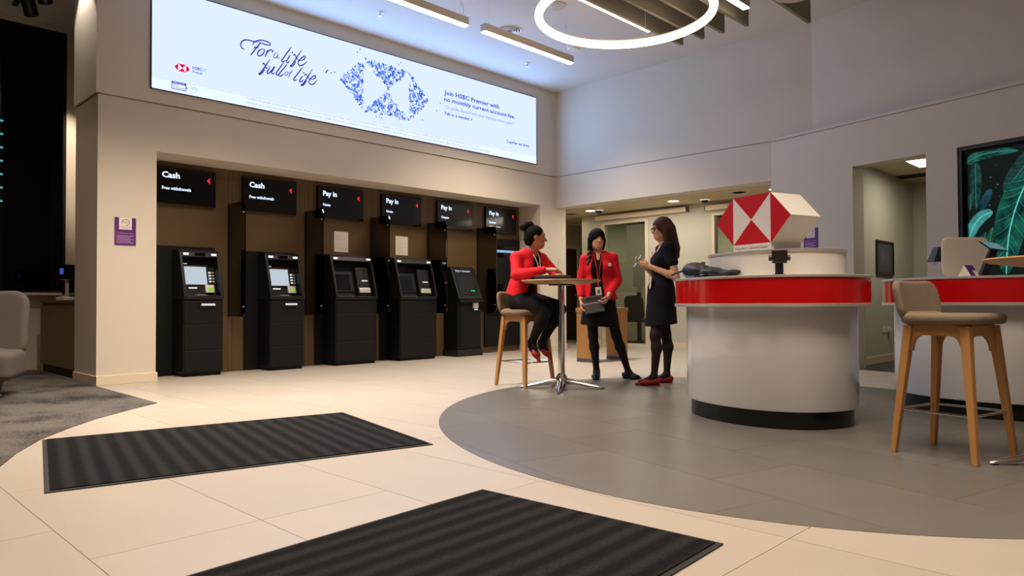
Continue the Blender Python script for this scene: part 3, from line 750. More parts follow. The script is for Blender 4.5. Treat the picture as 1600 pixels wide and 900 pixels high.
def seam(mb, x0, x1, z, y, t=.004): mb.box(x0, x1, y - .001, y + .004, z - t / 2, z + t / 2)
def machine(kind, xc, w, h, label, yfront=8.385):
    g = empty({'cash': 'cash_machine', 'pay': 'deposit_machine'}[kind], (xc, yfront, 0), label=label, cat='cash machine')
    d = NB - yfront - .004; hw = w / 2; lean = .155
    obj('plinth', MB().box(-hw + .02, hw - .02, .03, d, 0, .05), 'dark', g)
    obj('cabinet', MB().box(-hw, hw, .008, d, .04, .885), 'atm', g, bevel=.012)
    zs = (.30, .60) if kind == 'cash' else (.32, .695)
    obj('lower_door', MB().box(-hw + .015, hw - .015, 0, .02, .05, zs[0] - .003), 'atm', g, bevel=.006)
    obj('middle_door', MB().box(-hw + .015, hw - .015, 0, .02, zs[0] + .003, zs[1] - .003), 'atm', g, bevel=.006)
    drw = obj('upper_drawer', MB().box(-hw + .008, hw - .008, -.004, .02, zs[1] + .003, .872), 'atm', g, bevel=.006)
    ps = [(-.012, .885), (-.016, .93), (.01, 1.05), (.06, 1.22), (lean - .02, h - .03), (lean + .01, h), (d, h), (d, .885)]
    th = .032
    for sx in (-1, 1):
        a, b = sorted((sx * hw, sx * (hw - th)))
        obj('cheek', MB().xprism(ps, a, b), 'atm2', g, bevel=.005)
    vis = obj('visor', MB().xprism([(lean - .045, h - .085), (lean - .02, h - .03), (lean + .01, h), (d, h), (d, h - .085)], -hw + th, hw - th), 'atm2', g, bevel=.004)
    for sx in (-1, 1):
        obj('lamp', MB().box(sx * (hw - .07) - .028, sx * (hw - .07) + .028, lean - .052, lean - .02, h - .068, h - .042), 'atmlamp', vis, bevel=.004)
    obj('shelf', MB().xprism([(-.014, .885), (-.014, .925), (.0, .932), (.13, .915), (d, .915), (d, .885)], -hw + th, hw - th), 'atm2', g, bevel=.003)
    y0, z0, y1, z1 = .12, .93, .24, h - .08
    obj('fascia', MB().xprism([(y0, z0), (y1, z1), (d, z1), (d, z0)], -hw + th, hw - th), 'dark', g)
    n = Vector((0, -(z1 - z0), (y1 - y0))).normalized(); up = Vector((0, y1 - y0, z1 - z0)).normalized(); Lf = math.hypot(y1 - y0, z1 - z0)
    def on(xa, xb, va, vb, t, t0=0):
        bs = [Vector((x, y0, z0)) + up * v for x, v in ((xa, va), (xb, va), (xb, vb), (xa, vb))]
        return MB().hexa([p + n * t0 for p in bs], [p + n * (t0 + t) for p in bs])
    iw = w - 2 * th
    if kind == 'cash':
        obj('screen', on(-iw * .49, iw * .25, .135, .350, .012), 'atmscreen', g)
        obj('screen_surround', on(-iw * .5, iw * .28, .12, .365, .008), 'gloss', g)
        for q in range(4):
            obj('button', on(iw * .32, iw * .38, .165 + .036 * q, .182 + .036 * q, .014), 'slot', g)
            obj('button', on(iw * .42, iw * .47, .165 + .036 * q, .182 + .036 * q, .012), 'steel', g)
        obj('brand_plate', on(-iw * .47, -iw * .28, .385, .392, .006), 'slot', g)
        obj('card_slot', on(-iw * .30, -iw * .06, .085, .1, .012), 'slot', g)
        crd = obj('card_reader', on(iw * .16, iw * .42, .03, .125, .035), 'steel', g, bevel=.004)
        obj('reader_glow', on(iw * .24, iw * .37, .055, .085, .008, .036), 'green', crd)
        kp = obj('keypad', MB().box(-.07, .06, .02, .1, .922, .938), 'ink', g, bevel=.003)
        for q in range(9): obj('key', MB().box(-.06 + .036 * (q % 3), -.034 + .036 * (q % 3), .03 + .024 * (q // 3), .046 + .024 * (q // 3), .938, .944), 'steel', kp)
        obj('camera_window', MB().box(-.06, .06, lean - .05, lean - .02, h - .066, h - .036), 'gloss', vis)
        obj('cash_slot', MB().box(-.03, .13, -.012, 0, .815, .838), 'slot', drw, bevel=.003)
        obj('slot_tray', MB().box(-.06, .15, -.018, 0, .795, .81), 'atm2', drw)
    else:
        obj('screen_surround', on(-iw * .5, iw * .08, .06, .34, .012), 'atm2', g, bevel=.004)
        obj('screen', on(-iw * .48, -iw * .02, .085, .305, .016), 'gloss', g)
        smd = obj('side_module', on(iw * .12, iw * .46, .0, .40, .06), 'black', g, bevel=.006)
        obj('receipt_slot', on(iw * .25, iw * .40, .20, .215, .008, .06), 'slot', smd)
        crd = obj('card_reader', on(iw * .13, iw * .43, .03, .10, .03, .06), 'steel', g, bevel=.006)
        if xc > 6: obj('reader_glow', on(iw * .20, iw * .32, .045, .065, .004, .09), 'green', crd)
        obj('keypad', MB().box(-iw * .42, -.02, .02, .1, .922, .936), 'ink', g, bevel=.003)
    return g
machine('cash', 3.455, .462, 1.47, 'narrow black cash machine at the left end of the niche')
machine('cash', 4.505, .475, 1.48, 'narrow black cash machine with lit screen, second from left')
machine('pay', 5.53, .665, 1.50, 'wide black deposit machine below the first paper notice')
machine('pay', 6.60, .685, 1.50, 'wide black deposit machine below the second paper notice')
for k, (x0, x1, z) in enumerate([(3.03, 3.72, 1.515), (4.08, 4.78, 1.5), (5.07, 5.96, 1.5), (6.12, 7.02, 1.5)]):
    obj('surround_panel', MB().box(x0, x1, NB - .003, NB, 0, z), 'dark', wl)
# cheque machine
g = empty('cheque_machine', (7.60, 8.385, 0), label='small black cheque deposit kiosk with slanted face', cat='cash machine')
d = NB - 8.385 - .004
obj('plinth', MB().box(-.27, .27, -.02, d, 0, .1), 'black', g, bevel=.008)
obj('cabinet', MB().box(-.25, .25, 0, d, .1, .86), 'atm', g, bevel=.01)
obj('front_door', MB().box(-.2, .23, -.012, 0, .14, .80), 'atm', g, bevel=.006)
obj('hood', MB().xprism([(-.03, .86), (-.04, .90), (.16, 1.38), (.2, 1.40), (d, 1.40), (d, .86)], -.25, .25), 'atm', g, bevel=.012)
def hq(xa, xb, va, vb, t):
    a = Vector((0, -.04, .90)); u = (Vector((0, .16, 1.38)) - a); L_ = u.length; u.normalize(); n = Vector((0, -u.z, u.y))
    q = [Vector((x, 0, 0)) + a + u * v for x, v in ((xa, va), (xb, va), (xb, vb), (xa, vb))]
    return MB().hexa([p for p in q], [p + n * t for p in q])
obj('header_light', hq(-.2, .17, .44, .5, .006), 'atm2', g)
a = Vector((0, -.04, .90)); u = (Vector((0, .16, 1.38)) - a).normalized(); n = Vector((0, -u.z, u.y)); p = a + u * .455 + n * .0068
txt('Pay in cheques', 'signw', plane_mtx((-.17, p.y, p.z), (1, 0, 0), u), g, 'lettering', .3, .03)
obj('screen', hq(-.2, .2, .06, .42, .006), 'gloss', g)
obj('indicator', hq(.04, .12, .12, .14, .009), 'greenled', g)
obj('card_reader', MB().box(.04, .15, -.05, -.01, .745, .835), 'steel', g, bevel=.008)
obj('cheque_slot', MB().box(.06, .13, -.055, -.045, .72, .735), 'slot', g)
obj('shelf', MB().box(-.24, .24, -.07, .05, .845, .872), 'atm2', g, bevel=.006)
# wall-mounted business unit
g = empty('business_deposit_unit', (8.64, NB, .1), label='black wall unit with blue strip behind the seated woman', cat='cash machine')
obj('panel', MB().box(-.42, .42, -.03, -.001, 0, 1.82), 'dark', g)
obj('fascia', MB().box(-.37, .34, -.06, -.03, .55, 1.70), 'gloss', g, bevel=.006)
obj('light_strip', MB().box(-.30, .24, -.066, -.06, 1.585, 1.625), 'paleblue', g)
obj('screen', MB().box(-.28, .22, -.066, -.06, 1.05, 1.5), 'dark', g)
obj('tray', MB().box(-.3, .25, -.12, -.06, .72, .76), 'atm2', g, bevel=.004)
# paper notices
for x0, nm in ((5.381, 'third'), (6.424, 'fourth')):
    g = empty('notice', (x0, NB, 1.55), label='white printed paper notice taped above the %s machine' % nm, cat='notice', group='paper notices')
    obj('sheet', MB().box(0, .225, -.003, -.001, 0, .285), 'paper', g)
    for q in range(9): obj('print_line', MB().box(.02, .2 - .04 * ((q * 5) % 3), -.0036, -.003, .05 + .022 * q, .053 + .022 * q), 'inkp', g)
# purple deposit-protection plaques
def plaque(loc, xdir, label):
    g = empty('plaque', loc, label=label, cat='sign'); g.rotation_euler = (0, 0, math.atan2(xdir[1], xdir[0]))
    obj('card', MB().box(0, .208, -.006, -.001, 0, .29), 'purple', g)
    obj('white_field', MB().box(.042, .166, -.0066, -.006, .165, .29), 'paper', g)
    mb = MB(); ribbon(mb, catmull([(.066, .225), (.078, .262), (.105, .272), (.135, .262), (.142, .235), (.125, .212), (.105, .214)], 5), .006, lambda x, z: (x, -.0068, z)); obj('emblem', mb, 'ink', g)
    txt('FSCS', 'ink', plane_mtx((.078, -.0068, .232), (1, 0, 0)), g, 'lettering', .055, .02)
    obj('rule', MB().box(.042, .166, -.0069, -.0066, .192, .196), 'ink', g)
    txt('Protected', 'ink', plane_mtx((.075, -.0068, .174), (1, 0, 0)), g, 'lettering', .06, .012)
    txt('Protecting Your Money', 'inkl', plane_mtx((.018, -.0066, .118), (1, 0, 0)), g, 'lettering', .168, .015)
    for q in range(5): obj('print_line', MB().box(.018, .186 - .03 * (q % 2), -.0066, -.006, .025 + .017 * q, .031 + .017 * q), 'inkl', g)
plaque((2.453, YA, 1.457), (1, 0), 'purple protection plaque on the pier left of the niche')
s0 = Vector(B(.508, 0, 1.487)); plaque(tuple(s0), (ED.x, ED.y), 'purple protection plaque on the wall behind the hexagon emblem')

# ------------------------------------------------------------------ ceiling fittings
def pendant(x0, x1, y, z, label, wires=True, zt=ZC):
    g = empty('linear_pendant', ((x0 + x1) / 2, y, z), label=label, cat='ceiling light')
    L_ = (x1 - x0) / 2
    obj('housing', MB().box(-L_, L_, -.04, .04, .012, .10), 'housing', g, bevel=.003)
    obj('diffuser', MB().box(-L_ + .005, L_ - .005, -.036, .036, 0, .012), 'lampwhite', g)
    for sx in (-1, 1):
        obj('cable', MB().tube([(sx * (L_ - .1), 0, .10), (sx * (L_ - .1), 0, zt - z)], .003, 6), 'steel', g)
    pts = catmull([(L_ - .08, 0, .10), (L_ - .03, .02, .2), (L_ - .1, .0, .32), (L_ - .05, .03, .42), (L_ - .12, .02, zt - z)], 5)
    obj('power_cable', MB().tube(pts, .004, 6), 'whitem', g)
    return g
pendant(3.6, 5.50, 6.10, 4.0, 'linear pendant lamp at the upper left, cut by the frame')
pendant(5.735, 7.355, 6.08, 4.0, 'linear pendant lamp in front of the far end of the screen')
pendant(5.2, 7.26, 4.78, 4.06, 'linear lamp crossing behind the ring lamp')
pendant(5.9, 7.46, 3.66, 4.06, 'linear lamp between the ceiling baffles at the top edge')
g = empty('ring_pendant', (6.037, 4.283, 3.78), label='large glowing ring pendant lamp', cat='ceiling light')
rp = [(.88 * math.cos(2 * PI * k / 72), .88 * math.sin(2 * PI * k / 72), 0) for k in range(72)]
obj('glowing_tube', MB().tube(rp, .042, 12, True), 'lampwhite', g, smooth=True)
ri = [(.88 * math.cos(2 * PI * k / 72), .88 * math.sin(2 * PI * k / 72), .045) for k in range(72)]
obj('top_rail', MB().tube(ri, .016, 8, True), 'housing', g, smooth=True)
for a in (.35, 1.75, 3.3, 4.9):
    p = (.88 * math.cos(a), .88 * math.sin(a))
    obj('cable', MB().tube([(p[0], p[1], .04), (p[0] * .97, p[1] * .97, ZC - 3.78)], .003, 6), 'whitem', g)
bl = ['first', 'second', 'third', 'fourth']
for k, y in enumerate((4.67, 4.38, 4.115, 3.815)):
    g = empty('ceiling_baffle', (6.4, y, 4.0), label='grey acoustic ceiling fin, %s from the ring lamp side' % bl[k], cat='baffle', group='acoustic ceiling fins')
    obj('fin', MB().box(-1.4, 1.385, -.02, .02, 0, .30), 'felt', g, bevel=.003)
    for x in (-1.0, .9): obj('hanger', MB().tube([(x, 0, .30), (x, 0, ZC - 4.0)], .004, 6), 'steel', g)
for k, y in enumerate((3.27,)):
    g = empty('ceiling_baffle', (6.8, y, 4.0), label=['grey acoustic ceiling fin standing apart at the top right', 'grey acoustic ceiling fin just above the frame'][k], cat='baffle', group='acoustic ceiling fins')
    obj('fin', MB().box(-1.4, 1.4 + .1 * k, -.02, .02, 0, .30), 'felt', g, bevel=.003)
    for x in (-1.0, .9): obj('hanger', MB().tube([(x, 0, .30), (x, 0, ZC - 4.0)], .004, 6), 'steel', g)
g = empty('drum_lamp', (7.02, 2.93, 3.86), label='pale round ceiling fitting at the top edge on the right', cat='ceiling light')
obj('shade', MB().lathe([(.0, 0), (.17, 0), (.2, .02), (.2, .10), (0, .12)], seg=36), 'housing', g, smooth=True)
obj('rim', MB().tube([(.2 * math.cos(2 * PI * k / 36), .2 * math.sin(2 * PI * k / 36), .02) for k in range(36)], .012, 8, True), 'whitem', g, smooth=True)
obj('stem', MB().tube([(0, 0, .1), (0, 0, ZC - 3.86)], .015), 'housing', g)
def vent(x, y, r, label):
    g = empty('ceiling_vent', (x, y, ZC), label=label, cat='vent')
    for i, q in enumerate((1, .78, .58, .4)):
        obj('ring', MB().lathe([(r * q, 0), (r * q, -.012 - .006 * i), (r * (q - .1), -.006), (r * (q - .1), 0)], seg=36), 'whitem', g, smooth=True)
    obj('centre', MB().lathe([(0, -.02), (r * .2, -.016), (r * .22, 0)], seg=24), 'ink', g, smooth=True)
    obj('backing', MB().lathe([(0, -.002), (r * .98, -.002), (r * .98, 0)], seg=36), 'ink', g)
vent(6.85, 6.75, .17, 'round ceiling vent above the right linear pendant')
def puck(nm, x, y, r, h, m, label, cat):
    g = empty(nm, (x, y, ZC), label=label, cat=cat)
    obj('base', MB().lathe([(0, -h * .5), (r, -h * .5), (r, 0)], seg=28), m, g, smooth=True)
    obj('cover', MB().lathe([(0, -h), (r * .6, -h), (r * .85, -h * .5)], seg=28), m, g, smooth=True)
puck('speaker', 6.69, 5.78, .13, .02, 'housing', 'round ceiling speaker beside the ring lamp', 'speaker')
puck('smoke_detector', 7.95, 6.53, .11, .05, 'whitem', 'white smoke detector behind the ring lamp', 'detector')
puck('fire_alarm', 7.0, 4.9, .07, .07, 'logored', 'red fire alarm sounder between the ceiling fins', 'alarm')
def sprinkler(x, y, z, label):
    g = empty('sprinkler', (x, y, z), label=label, cat='sprinkler')
    obj('rose', MB().lathe([(0, -.01), (.035, -.008), (.04, 0)], seg=16), 'whitem', g, smooth=True)
    obj('nozzle', MB().tube([(0, 0, 0), (0, 0, -.05)], .012).lathe([(0, -.05), (.025, -.05), (.025, -.055), (0, -.055)], seg=12), 'steel', g)
sprinkler(8.0, 7.49, ZC, 'small sprinkler on the ceiling near the far corner')
sprinkler(5.27, 7.47, ZC, 'small sprinkler on the ceiling above the screen')
sprinkler(8.02, 4.2, ZC - .02, 'small sprinkler beside the ends of the ceiling fins')
# recessed lights and cameras of the far room
def downlight(x, y, label):
    g = empty('downlight', (x, y, CM), label=label, cat='ceiling light', group='downlights of the far room')
    obj('rim', MB().lathe([(.075, 0), (.1, -.006), (.105, 0)], seg=28), 'whitem', g, smooth=True)
    obj('lens', MB().lathe([(0, -.004), (.085, -.004)], seg=28), 'downlight', g)
downlight(10.72, 8.43, 'left downlight above the woman with the braid')
downlight(10.72, 6.63, 'downlight above the woman in the black dress')
downlight(10.72, 4.83, 'downlight at the right end of the wide opening')
def dome(x, y, label):
    g = empty('security_camera', (x, y, CM), label=label, cat='camera')
    obj('mount', MB().lathe([(.085, 0), (.085, -.03), (.07, -.05), (0, -.05)], seg=24), 'whitem', g, smooth=True)
    obj('dome', MB().lathe([(.055, -.045), (.052, -.07), (.035, -.095), (0, -.105)], seg=24), 'gloss', g, smooth=True)
dome(10.55, 8.09, 'dome camera beside the left downlight'); dome(10.72, 6.03, 'dome camera in the middle of the far ceiling')
for x, y, l in ((10.62, 5.38, 'round ceiling speaker above the hexagon emblem'), (10.85, 9.0, 'round ceiling speaker at the corridor')):
    g = empty('speaker', (x, y, CM), label=l, cat='speaker')
    obj('rim', MB().lathe([(.09, 0), (.12, -.006), (.125, 0)], seg=28), 'housing', g, smooth=True)
    obj('grille', MB().lathe([(0, -.003), (.1, -.003)], seg=28), 'ink', g)
# track spotlights of the lounge corner
def track_spot(x, y, z, aim, label):
    g = empty('track_spotlight', (x, y, z), label=label, cat='spotlight', group='black track spotlights')
    q = Vector(aim).normalized()
    a = Vector((0, 0, 0)) - q * .13; b = q * .13
    obj('body', MB().tube([a, b], .072, 20), 'black', g, smooth=True)
    obj('rim', MB().tube([b, b + q * .012], .077, 20), 'atm2', g, smooth=True)
    obj('stem', MB().tube([(0, 0, .05), (0, 0, ZC - z)], .014), 'black', g)
track_spot(1.97, 9.68, 4.30, (.35, .55, -.75), 'left black track spotlight above the dark window')
track_spot(2.02, 9.28, 4.34, (.35, .55, -.75), 'right black track spotlight above the dark window')
g = empty('downlight', (2.17, 8.62, ZC), label='small recessed downlight grazing the end of the pier', cat='ceiling light')
obj('rim', MB().lathe([(.04, 0), (.06, -.005), (.065, 0)], seg=24), 'whitem', g, smooth=True)
obj('lens', MB().lathe([(0, -.003), (.045, -.003)], seg=24), 'downlight', g)
tag(obj('lighting_track', MB().box(1.95, 2.0, 8.2, 10.4, ZC - .03, ZC), 'black'), 'black lighting track on the lounge ceiling', 'track')

# ------------------------------------------------------------------ leaf screen in the angled wall
g = empty('leaf_screen', B(2.419, -.1, 1.0), label='large dark display showing glowing teal leaves', cat='screen')
g.rotation_euler = (0, 0, math.atan2(ED.y, ED.x))
PW, PH = 2.03, 1.485
fw, bw_ = .042, .072
obj('outer_frame', MB().box(.0, fw, -.085, 0, 0, PH).box(PW - fw, PW, -.085, 0, 0, PH).box(fw, PW - fw, -.085, 0, PH - fw, PH).box(fw, PW - fw, -.085, 0, 0, fw), 'black', g, bevel=.004)
obj('inner_bezel', MB().box(fw, bw_, -.05, 0, fw, PH - fw).box(PW - bw_, PW - fw, -.05, 0, fw, PH - fw).box(bw_, PW - bw_, -.05, 0, PH - bw_, PH - fw).box(bw_, PW - bw_, -.05, 0, fw, bw_), 'gloss', g)
obj('display', MB().box(bw_, PW - bw_, -.03, 0, bw_, PH - bw_), 'posterbk', g)
def leafmat(nm, a, b, rib):
    m = bpy.data.materials.new(nm); m.use_nodes = True; nt = m.node_tree; nt.nodes.clear(); N = nt.nodes; L = nt.links
    t = N.new('ShaderNodeTexCoord'); n = N.new('ShaderNodeTexNoise'); n.inputs['Scale'].default_value = 9; n.inputs['Detail'].default_value = 4
    L.new(t.outputs['Object'], n.inputs['Vector'])
    r = N.new('ShaderNodeValToRGB'); r.color_ramp.elements[0].position = .35; r.color_ramp.elements[1].position = .65
    r.color_ramp.elements[0].color = (*a, 1); r.color_ramp.elements[1].color = (*b, 1)
    L.new(n.outputs[0], r.inputs[0])
    e = N.new('ShaderNodeEmission'); o = N.new('ShaderNodeOutputMaterial'); L.new(r.outputs[0], e.inputs[0]); L.new(e.outputs[0], o.inputs[0])
    return m
M['leaf1'] = leafmat('leaf_teal', (.004, .025, .03), (.015, .14, .10), 0); M['leaf2'] = leafmat('leaf_bright', (.015, .15, .18), (.08, .36, .38), 0); M['leafb'] = leafmat('leaf_blue', (.01, .03, .06), (.02, .09, .14), 0)
M['leaf3'] = leafmat('leaf_dim', (.008, .03, .03), (.025, .07, .07), 0); M['leafg'] = leafmat('leaf_green', (.008, .05, .02), (.02, .14, .05), 0)
M['rib'] = emis('leaf_rib', (.16, .62, .68), 1); M['ribm'] = emis('leaf_vein', (.06, .32, .34), 1); M['ribd'] = emis('leaf_rib_dim', (.05, .2, .2), 1)
def leaf(spine, width, m, rm, lay, nr=8, rw=.012):
    sp = catmull(spine, 8); n = len(sp); A = []; B_ = []
    for i, p in enumerate(sp):
        a = sp[max(i - 1, 0)]; b = sp[min(i + 1, n - 1)]; dx, dy = b[0] - a[0], b[1] - a[1]; d = math.hypot(dx, dy)
        w = width * math.sin(PI * min(1, (i / (n - 1)) ** .8 * .97 + .03)) ** .7
        A.append((p[0] - dy / d * w, p[1] + dx / d * w)); B_.append((p[0] + dy / d * w, p[1] - dx / d * w))
    cl = lambda q: (min(max(q[0], .073), PW - .073), min(max(q[1], .073), PH - .073))
    T = lambda q: (cl(q)[0], -.0302 - lay, cl(q)[1])
    mb = MB(); mb.add([T(q) for q in A] + [T(q) for q in B_], [(i, n + i, n + i + 1, i + 1) for i in range(n - 1)])
    lf = obj('leaf', mb, m, g)
    mb = MB(); ribbon(mb, sp, rw * 1.5, lambda x, y: (T((x, y))[0], -.0307 - lay, T((x, y))[2])); obj('midrib', mb, rm, lf); mb = MB()
    for k in range(nr):
        i = int((k + .6) / (nr + .5) * (n - 1)); j = min(n - 1, i + int(n * .14))
        for S in (A, B_):
            e = S[j]; mid = ((sp[i][0] + e[0]) / 2 + .01, (sp[i][1] + e[1]) / 2 - .012)
            ribbon(mb, catmull([sp[i], mid, e], 4), rw * .4, lambda x, y: (T((x, y))[0], -.0305 - lay, T((x, y))[2]))
    obj('leaf_veins', mb, 'ribm' if rm == 'rib' else rm, lf)['kind'] = 'stuff'
leaf([(.68, 1.10), (.60, .96), (.53, .78), (.47, .55), (.44, .30), (.43, .1)], .165, 'leaf1', 'rib', .004, 10, .009)
leaf([(.31, .76), (.22, .73), (.14, .65), (.09, .53), (.07, .43)], .062, 'leaf2', 'rib', .003, 6, .008)
leaf([(.05, 1.31), (.18, 1.37), (.36, 1.385), (.56, 1.36)], .055, 'leaf1', 'ribd', .001, 7, .009)
leaf([(.155, 1.30), (.15, 1.16), (.152, .98), (.155, .80)], .06, 'leaf3', 'ribd', .002, 6, .005)
leaf([(.30, 1.0), (.26, .93), (.22, .84), (.20, .76)], .04, 'leafb', 'leafb', .002, 3, .005)
leaf([(.70, 1.36), (.60, 1.18), (.50, 1.05), (.42, .95)], .10, 'leaf3', 'ribd', .001, 6, .006)
leaf([(.10, .98), (.10, .88), (.09, .80)], .03, 'leaf3', 'ribd', .002, 4, .004)
leaf([(.31, .60), (.29, .50), (.28, .40), (.27, .25)], .03, 'leafg', 'ribd', .002, 6, .005)
leaf([(.24, .55), (.20, .40), (.17, .25), (.15, .12)], .05, 'leaf3', 'ribd', .001, 6, .005)
leaf([(1.3, 1.25), (1.1, 1.05), (.95, .75), (.88, .3)], .20, 'leaf1', 'rib', .003, 10, .009)
leaf([(1.75, 1.1), (1.6, .85), (1.45, .5), (1.35, .15)], .17, 'leaf2', 'rib', .002, 8, .009)
leaf([(1.9, .8), (1.8, .55), (1.75, .3), (1.7, .1)], .1, 'leaf3', 'ribd', .001, 7, .008)
mb = MB()
for k in range(26):
    a, b = random.Random(k).uniform(.09, 1.2), random.Random(k + 50).uniform(.6, 1.3); r = .004 + .004 * (k % 3 == 0)
    mb.box(a, a + r * 2, -.0306, -.0304, b, b + r * 1.6)
obj('light_specks', mb, 'ribd', g)['kind'] = 'stuff'
obj('glass_cover', MB().box(bw_, PW - bw_, -.048, -.045, bw_, PH - bw_), 'clear', g)

# picture and sockets in the side room
g = empty('picture', (10.6, 3.25, 1.18), label='small dark framed picture in the side room', cat='picture')
obj('frame', MB().box(-.35, -.32, -.025, -.001, 0, .47).box(.32, .35, -.025, -.001, 0, .47).box(-.32, .32, -.025, -.001, .44, .47).box(-.32, .32, -.025, -.001, 0, .03), 'black', g)
obj('print', MB().box(-.32, .32, -.012, -.001, .03, .44), M.setdefault('pict', mat('picture_print', (70, 72, 74), .5)), g)
mb = MB(); [mb.quad((a, -.0125, b), (c, -.0125, b2), (c2, -.0125, d), (a2, -.0125, e)) for a, b, c, b2, c2, d, a2, e in ((-.15, .1, 0, .22, 0, .26, -.15, .38), (.15, .1, .15, .38, 0, .26, 0, .22))]
obj('print_shape', mb, 'ink', g)
for k, x in enumerate((10.54, 10.71)):
    s = empty('socket', (x, 3.25, .40), label=['left white wall socket in the side room', 'right white wall socket with a plug in the side room'][k], cat='socket')
    obj('plate', MB().box(-.06, .06, -.01, -.001, 0, .085), 'whitem', s, bevel=.003)
    obj('rocker', MB().box(-.015, .015, -.016, -.01, .05, .075), 'whitem', s)
    if k: obj('plug', MB().box(-.025, .03, -.05, -.01, .01, .055), 'whitem', s, bevel=.006)

# ------------------------------------------------------------------ floor mats
def floor_mat(c, ux, L_, W_, label):
    a = math.atan2(ux[1], ux[0]); g = empty('entrance_mat', (c[0], c[1], .0), a, label=label, cat='mat')
    obj('rubber_edge', MB().box(-L_ / 2, L_ / 2, -W_ / 2, W_ / 2, .0012, .006), 'rubber', g, bevel=.002)
    obj('pile', MB().box(-L_ / 2 + .022, L_ / 2 - .022, -W_ / 2 + .022, W_ / 2 - .022, .006, .011), 'mat', g)
floor_mat((1.92, 4.224), (1.853, -.40), 1.91, 1.49, 'black ribbed entrance mat lying further back')
floor_mat((1.26, 1.715), (-.075, 1.123), 1.125, 1.95, 'black ribbed entrance mat at the bottom edge')
# ------------------------------------------------------------------ lounge corner
g = empty('cabinet', (2.31, 9.83, 0), label='low wooden cabinet under the coffee machine', cat='cabinet')
obj('body', MB().box(.02, .585, -.73, .73, .1, .86), 'cabinet', g)
obj('door', MB().box(0, .018, -.725, .725, .105, .825), 'cabinet', g, bevel=.002)
obj('worktop', MB().box(-.005, .585, -.735, .735, .86, .885), 'cabinet', g, bevel=.002)
obj('plinth', MB().box(.03, .585, -.72, .72, 0, .1), 'dark', g)
g = empty('coffee_machine', (2.48, 9.72, .885), label='black coffee machine with blue display on the cabinet', cat='coffee machine')
obj('body', MB().box(-.02, .2, -.2, .2, .0, .42), 'gloss', g, bevel=.015)
obj('head', MB().box(-.13, -.02, -.17, .17, .24, .42), 'gloss', g, bevel=.012)
obj('display', MB().box(-.134, -.129, -.02, .12, .31, .38), 'bluelcd', g)
obj('drip_tray', MB().box(-.16, -.02, -.17, .17, 0, .04), 'whitem', g, bevel=.005)
obj('spout', MB().tube([(-.08, 0, .25), (-.08, 0, .2)], .02), 'steel', g)
obj('water_tank', MB().box(.02, .18, -.3, -.2, 0, .46), 'black', g, bevel=.01)
g = empty('lounge_chair', (1.25, 8.0, 0), R(-112), label='grey upholstered lounge chair cut by the left edge', cat='chair')
obj('seat', sdf_mesh('seat', [slab((0, 0, .29), (.13, .34, .36), .12, .06, rotm(0, R(90), 0)), cap((-.1, 0, .22), (-.1, 0, .1), .25, .18, k=.06)], .014, ['fabricg']), None, g)
obj('backrest', sdf_mesh('backrest', [slab((-.33, 0, .64), (.075, .35, .33), .14, .06, rotm(0, R(-14), 0), bend=.35)], .014, ['fabricg']), None, g)
obj('base', MB().lathe([(.2, .001), (.2, .012), (.03, .03), (.03, .12)], seg=28), 'steel', g, smooth=True)

# ------------------------------------------------------------------ bar stools and tables
def stool(loc, rz, label):
    g = empty('bar_stool', (loc[0], loc[1], 0), rz, label=label, cat='stool', group='upholstered bar stools')
    seat = sdf_mesh('seat', [slab((.01, 0, .735), (.028, .21, .215), .12, .026, rotm(0, R(90), 0)), cap((-.15, -.12, .74), (-.15, .12, .74), .028, k=.03)], .008, ['fabric'])
    obj('seat', seat, None, g)
    back = sdf_mesh('backrest', [slab((-.205, 0, .83), (.022, .205, .115), .07, .02, rotm(0, R(-13), 0), bend=.75)], .008, ['fabric'])
    obj('backrest', back, None, g)
    obj('seat_frame', MB().box(-.15, .15, -.15, .15, .675, .712), 'oak', g, bevel=.004)
    def p(sx, sy, z):
        t = (.70 - z) / .70
        return Vector((sx * (.145 + .065 * t), sy * (.14 + .06 * t), z))
    for sx in (-1, 1):
        for sy in (-1, 1):
            a, b = p(sx, sy, .70), p(sx, sy, 0); w0, w1 = .024, .015
            q = lambda c, w: [c + Vector(v) * w for v in ((-1, -1, 0), (1, -1, 0), (1, 1, 0), (-1, 1, 0))]
            obj('leg', MB().hexa(q(b, w1), q(a, w0)), 'oak', g, bevel=.004)
    for (u, v) in (((-1, -1), (1, -1)), ((1, -1), (1, 1)), ((1, 1), (-1, 1)), ((-1, 1), (-1, -1))):
        a = p(*u, .68); b = p(*v, .68); d = (b - a).normalized(); n = Vector((-d.y, d.x, 0)) * .012; up = Vector((0, 0, 1))
        pr = [a + up * .02, a - up * .12 + d * .005]
        for k in range(7):
            t = PI / 2 * k / 6; pr.append(a + d * (.02 + .055 * (1 - math.cos(t))) - up * (.12 - .085 * math.sin(t)) )
        pr2 = [b + up * .02, b - up * .12 - d * .005]
        for k in range(7):
            t = PI / 2 * k / 6; pr2.append(b - d * (.02 + .055 * (1 - math.cos(t))) - up * (.12 - .085 * math.sin(t)))
        poly = pr + [x for x in reversed(pr2)]
        m = len(poly); mb = MB(); mb.add([x + n for x in poly] + [x - n for x in poly], [tuple(range(m)), tuple(range(2 * m - 1, m - 1, -1))] + [(i, m + i, m + (i + 1) % m, (i + 1) % m) for i in range(m)])
        obj('apron', mb, 'oak', g)
        a2 = p(*u, .24); b2 = p(*v, .24)
        obj('foot_rail', MB().tube([a2, b2], .007, 10), 'chrome', g)
    return g
stool((4.449, 1.033), R(-104), 'taupe bar stool standing empty in front of the right desk')
stool((5.285, 5.005), R(-92), 'taupe bar stool under the seated woman')
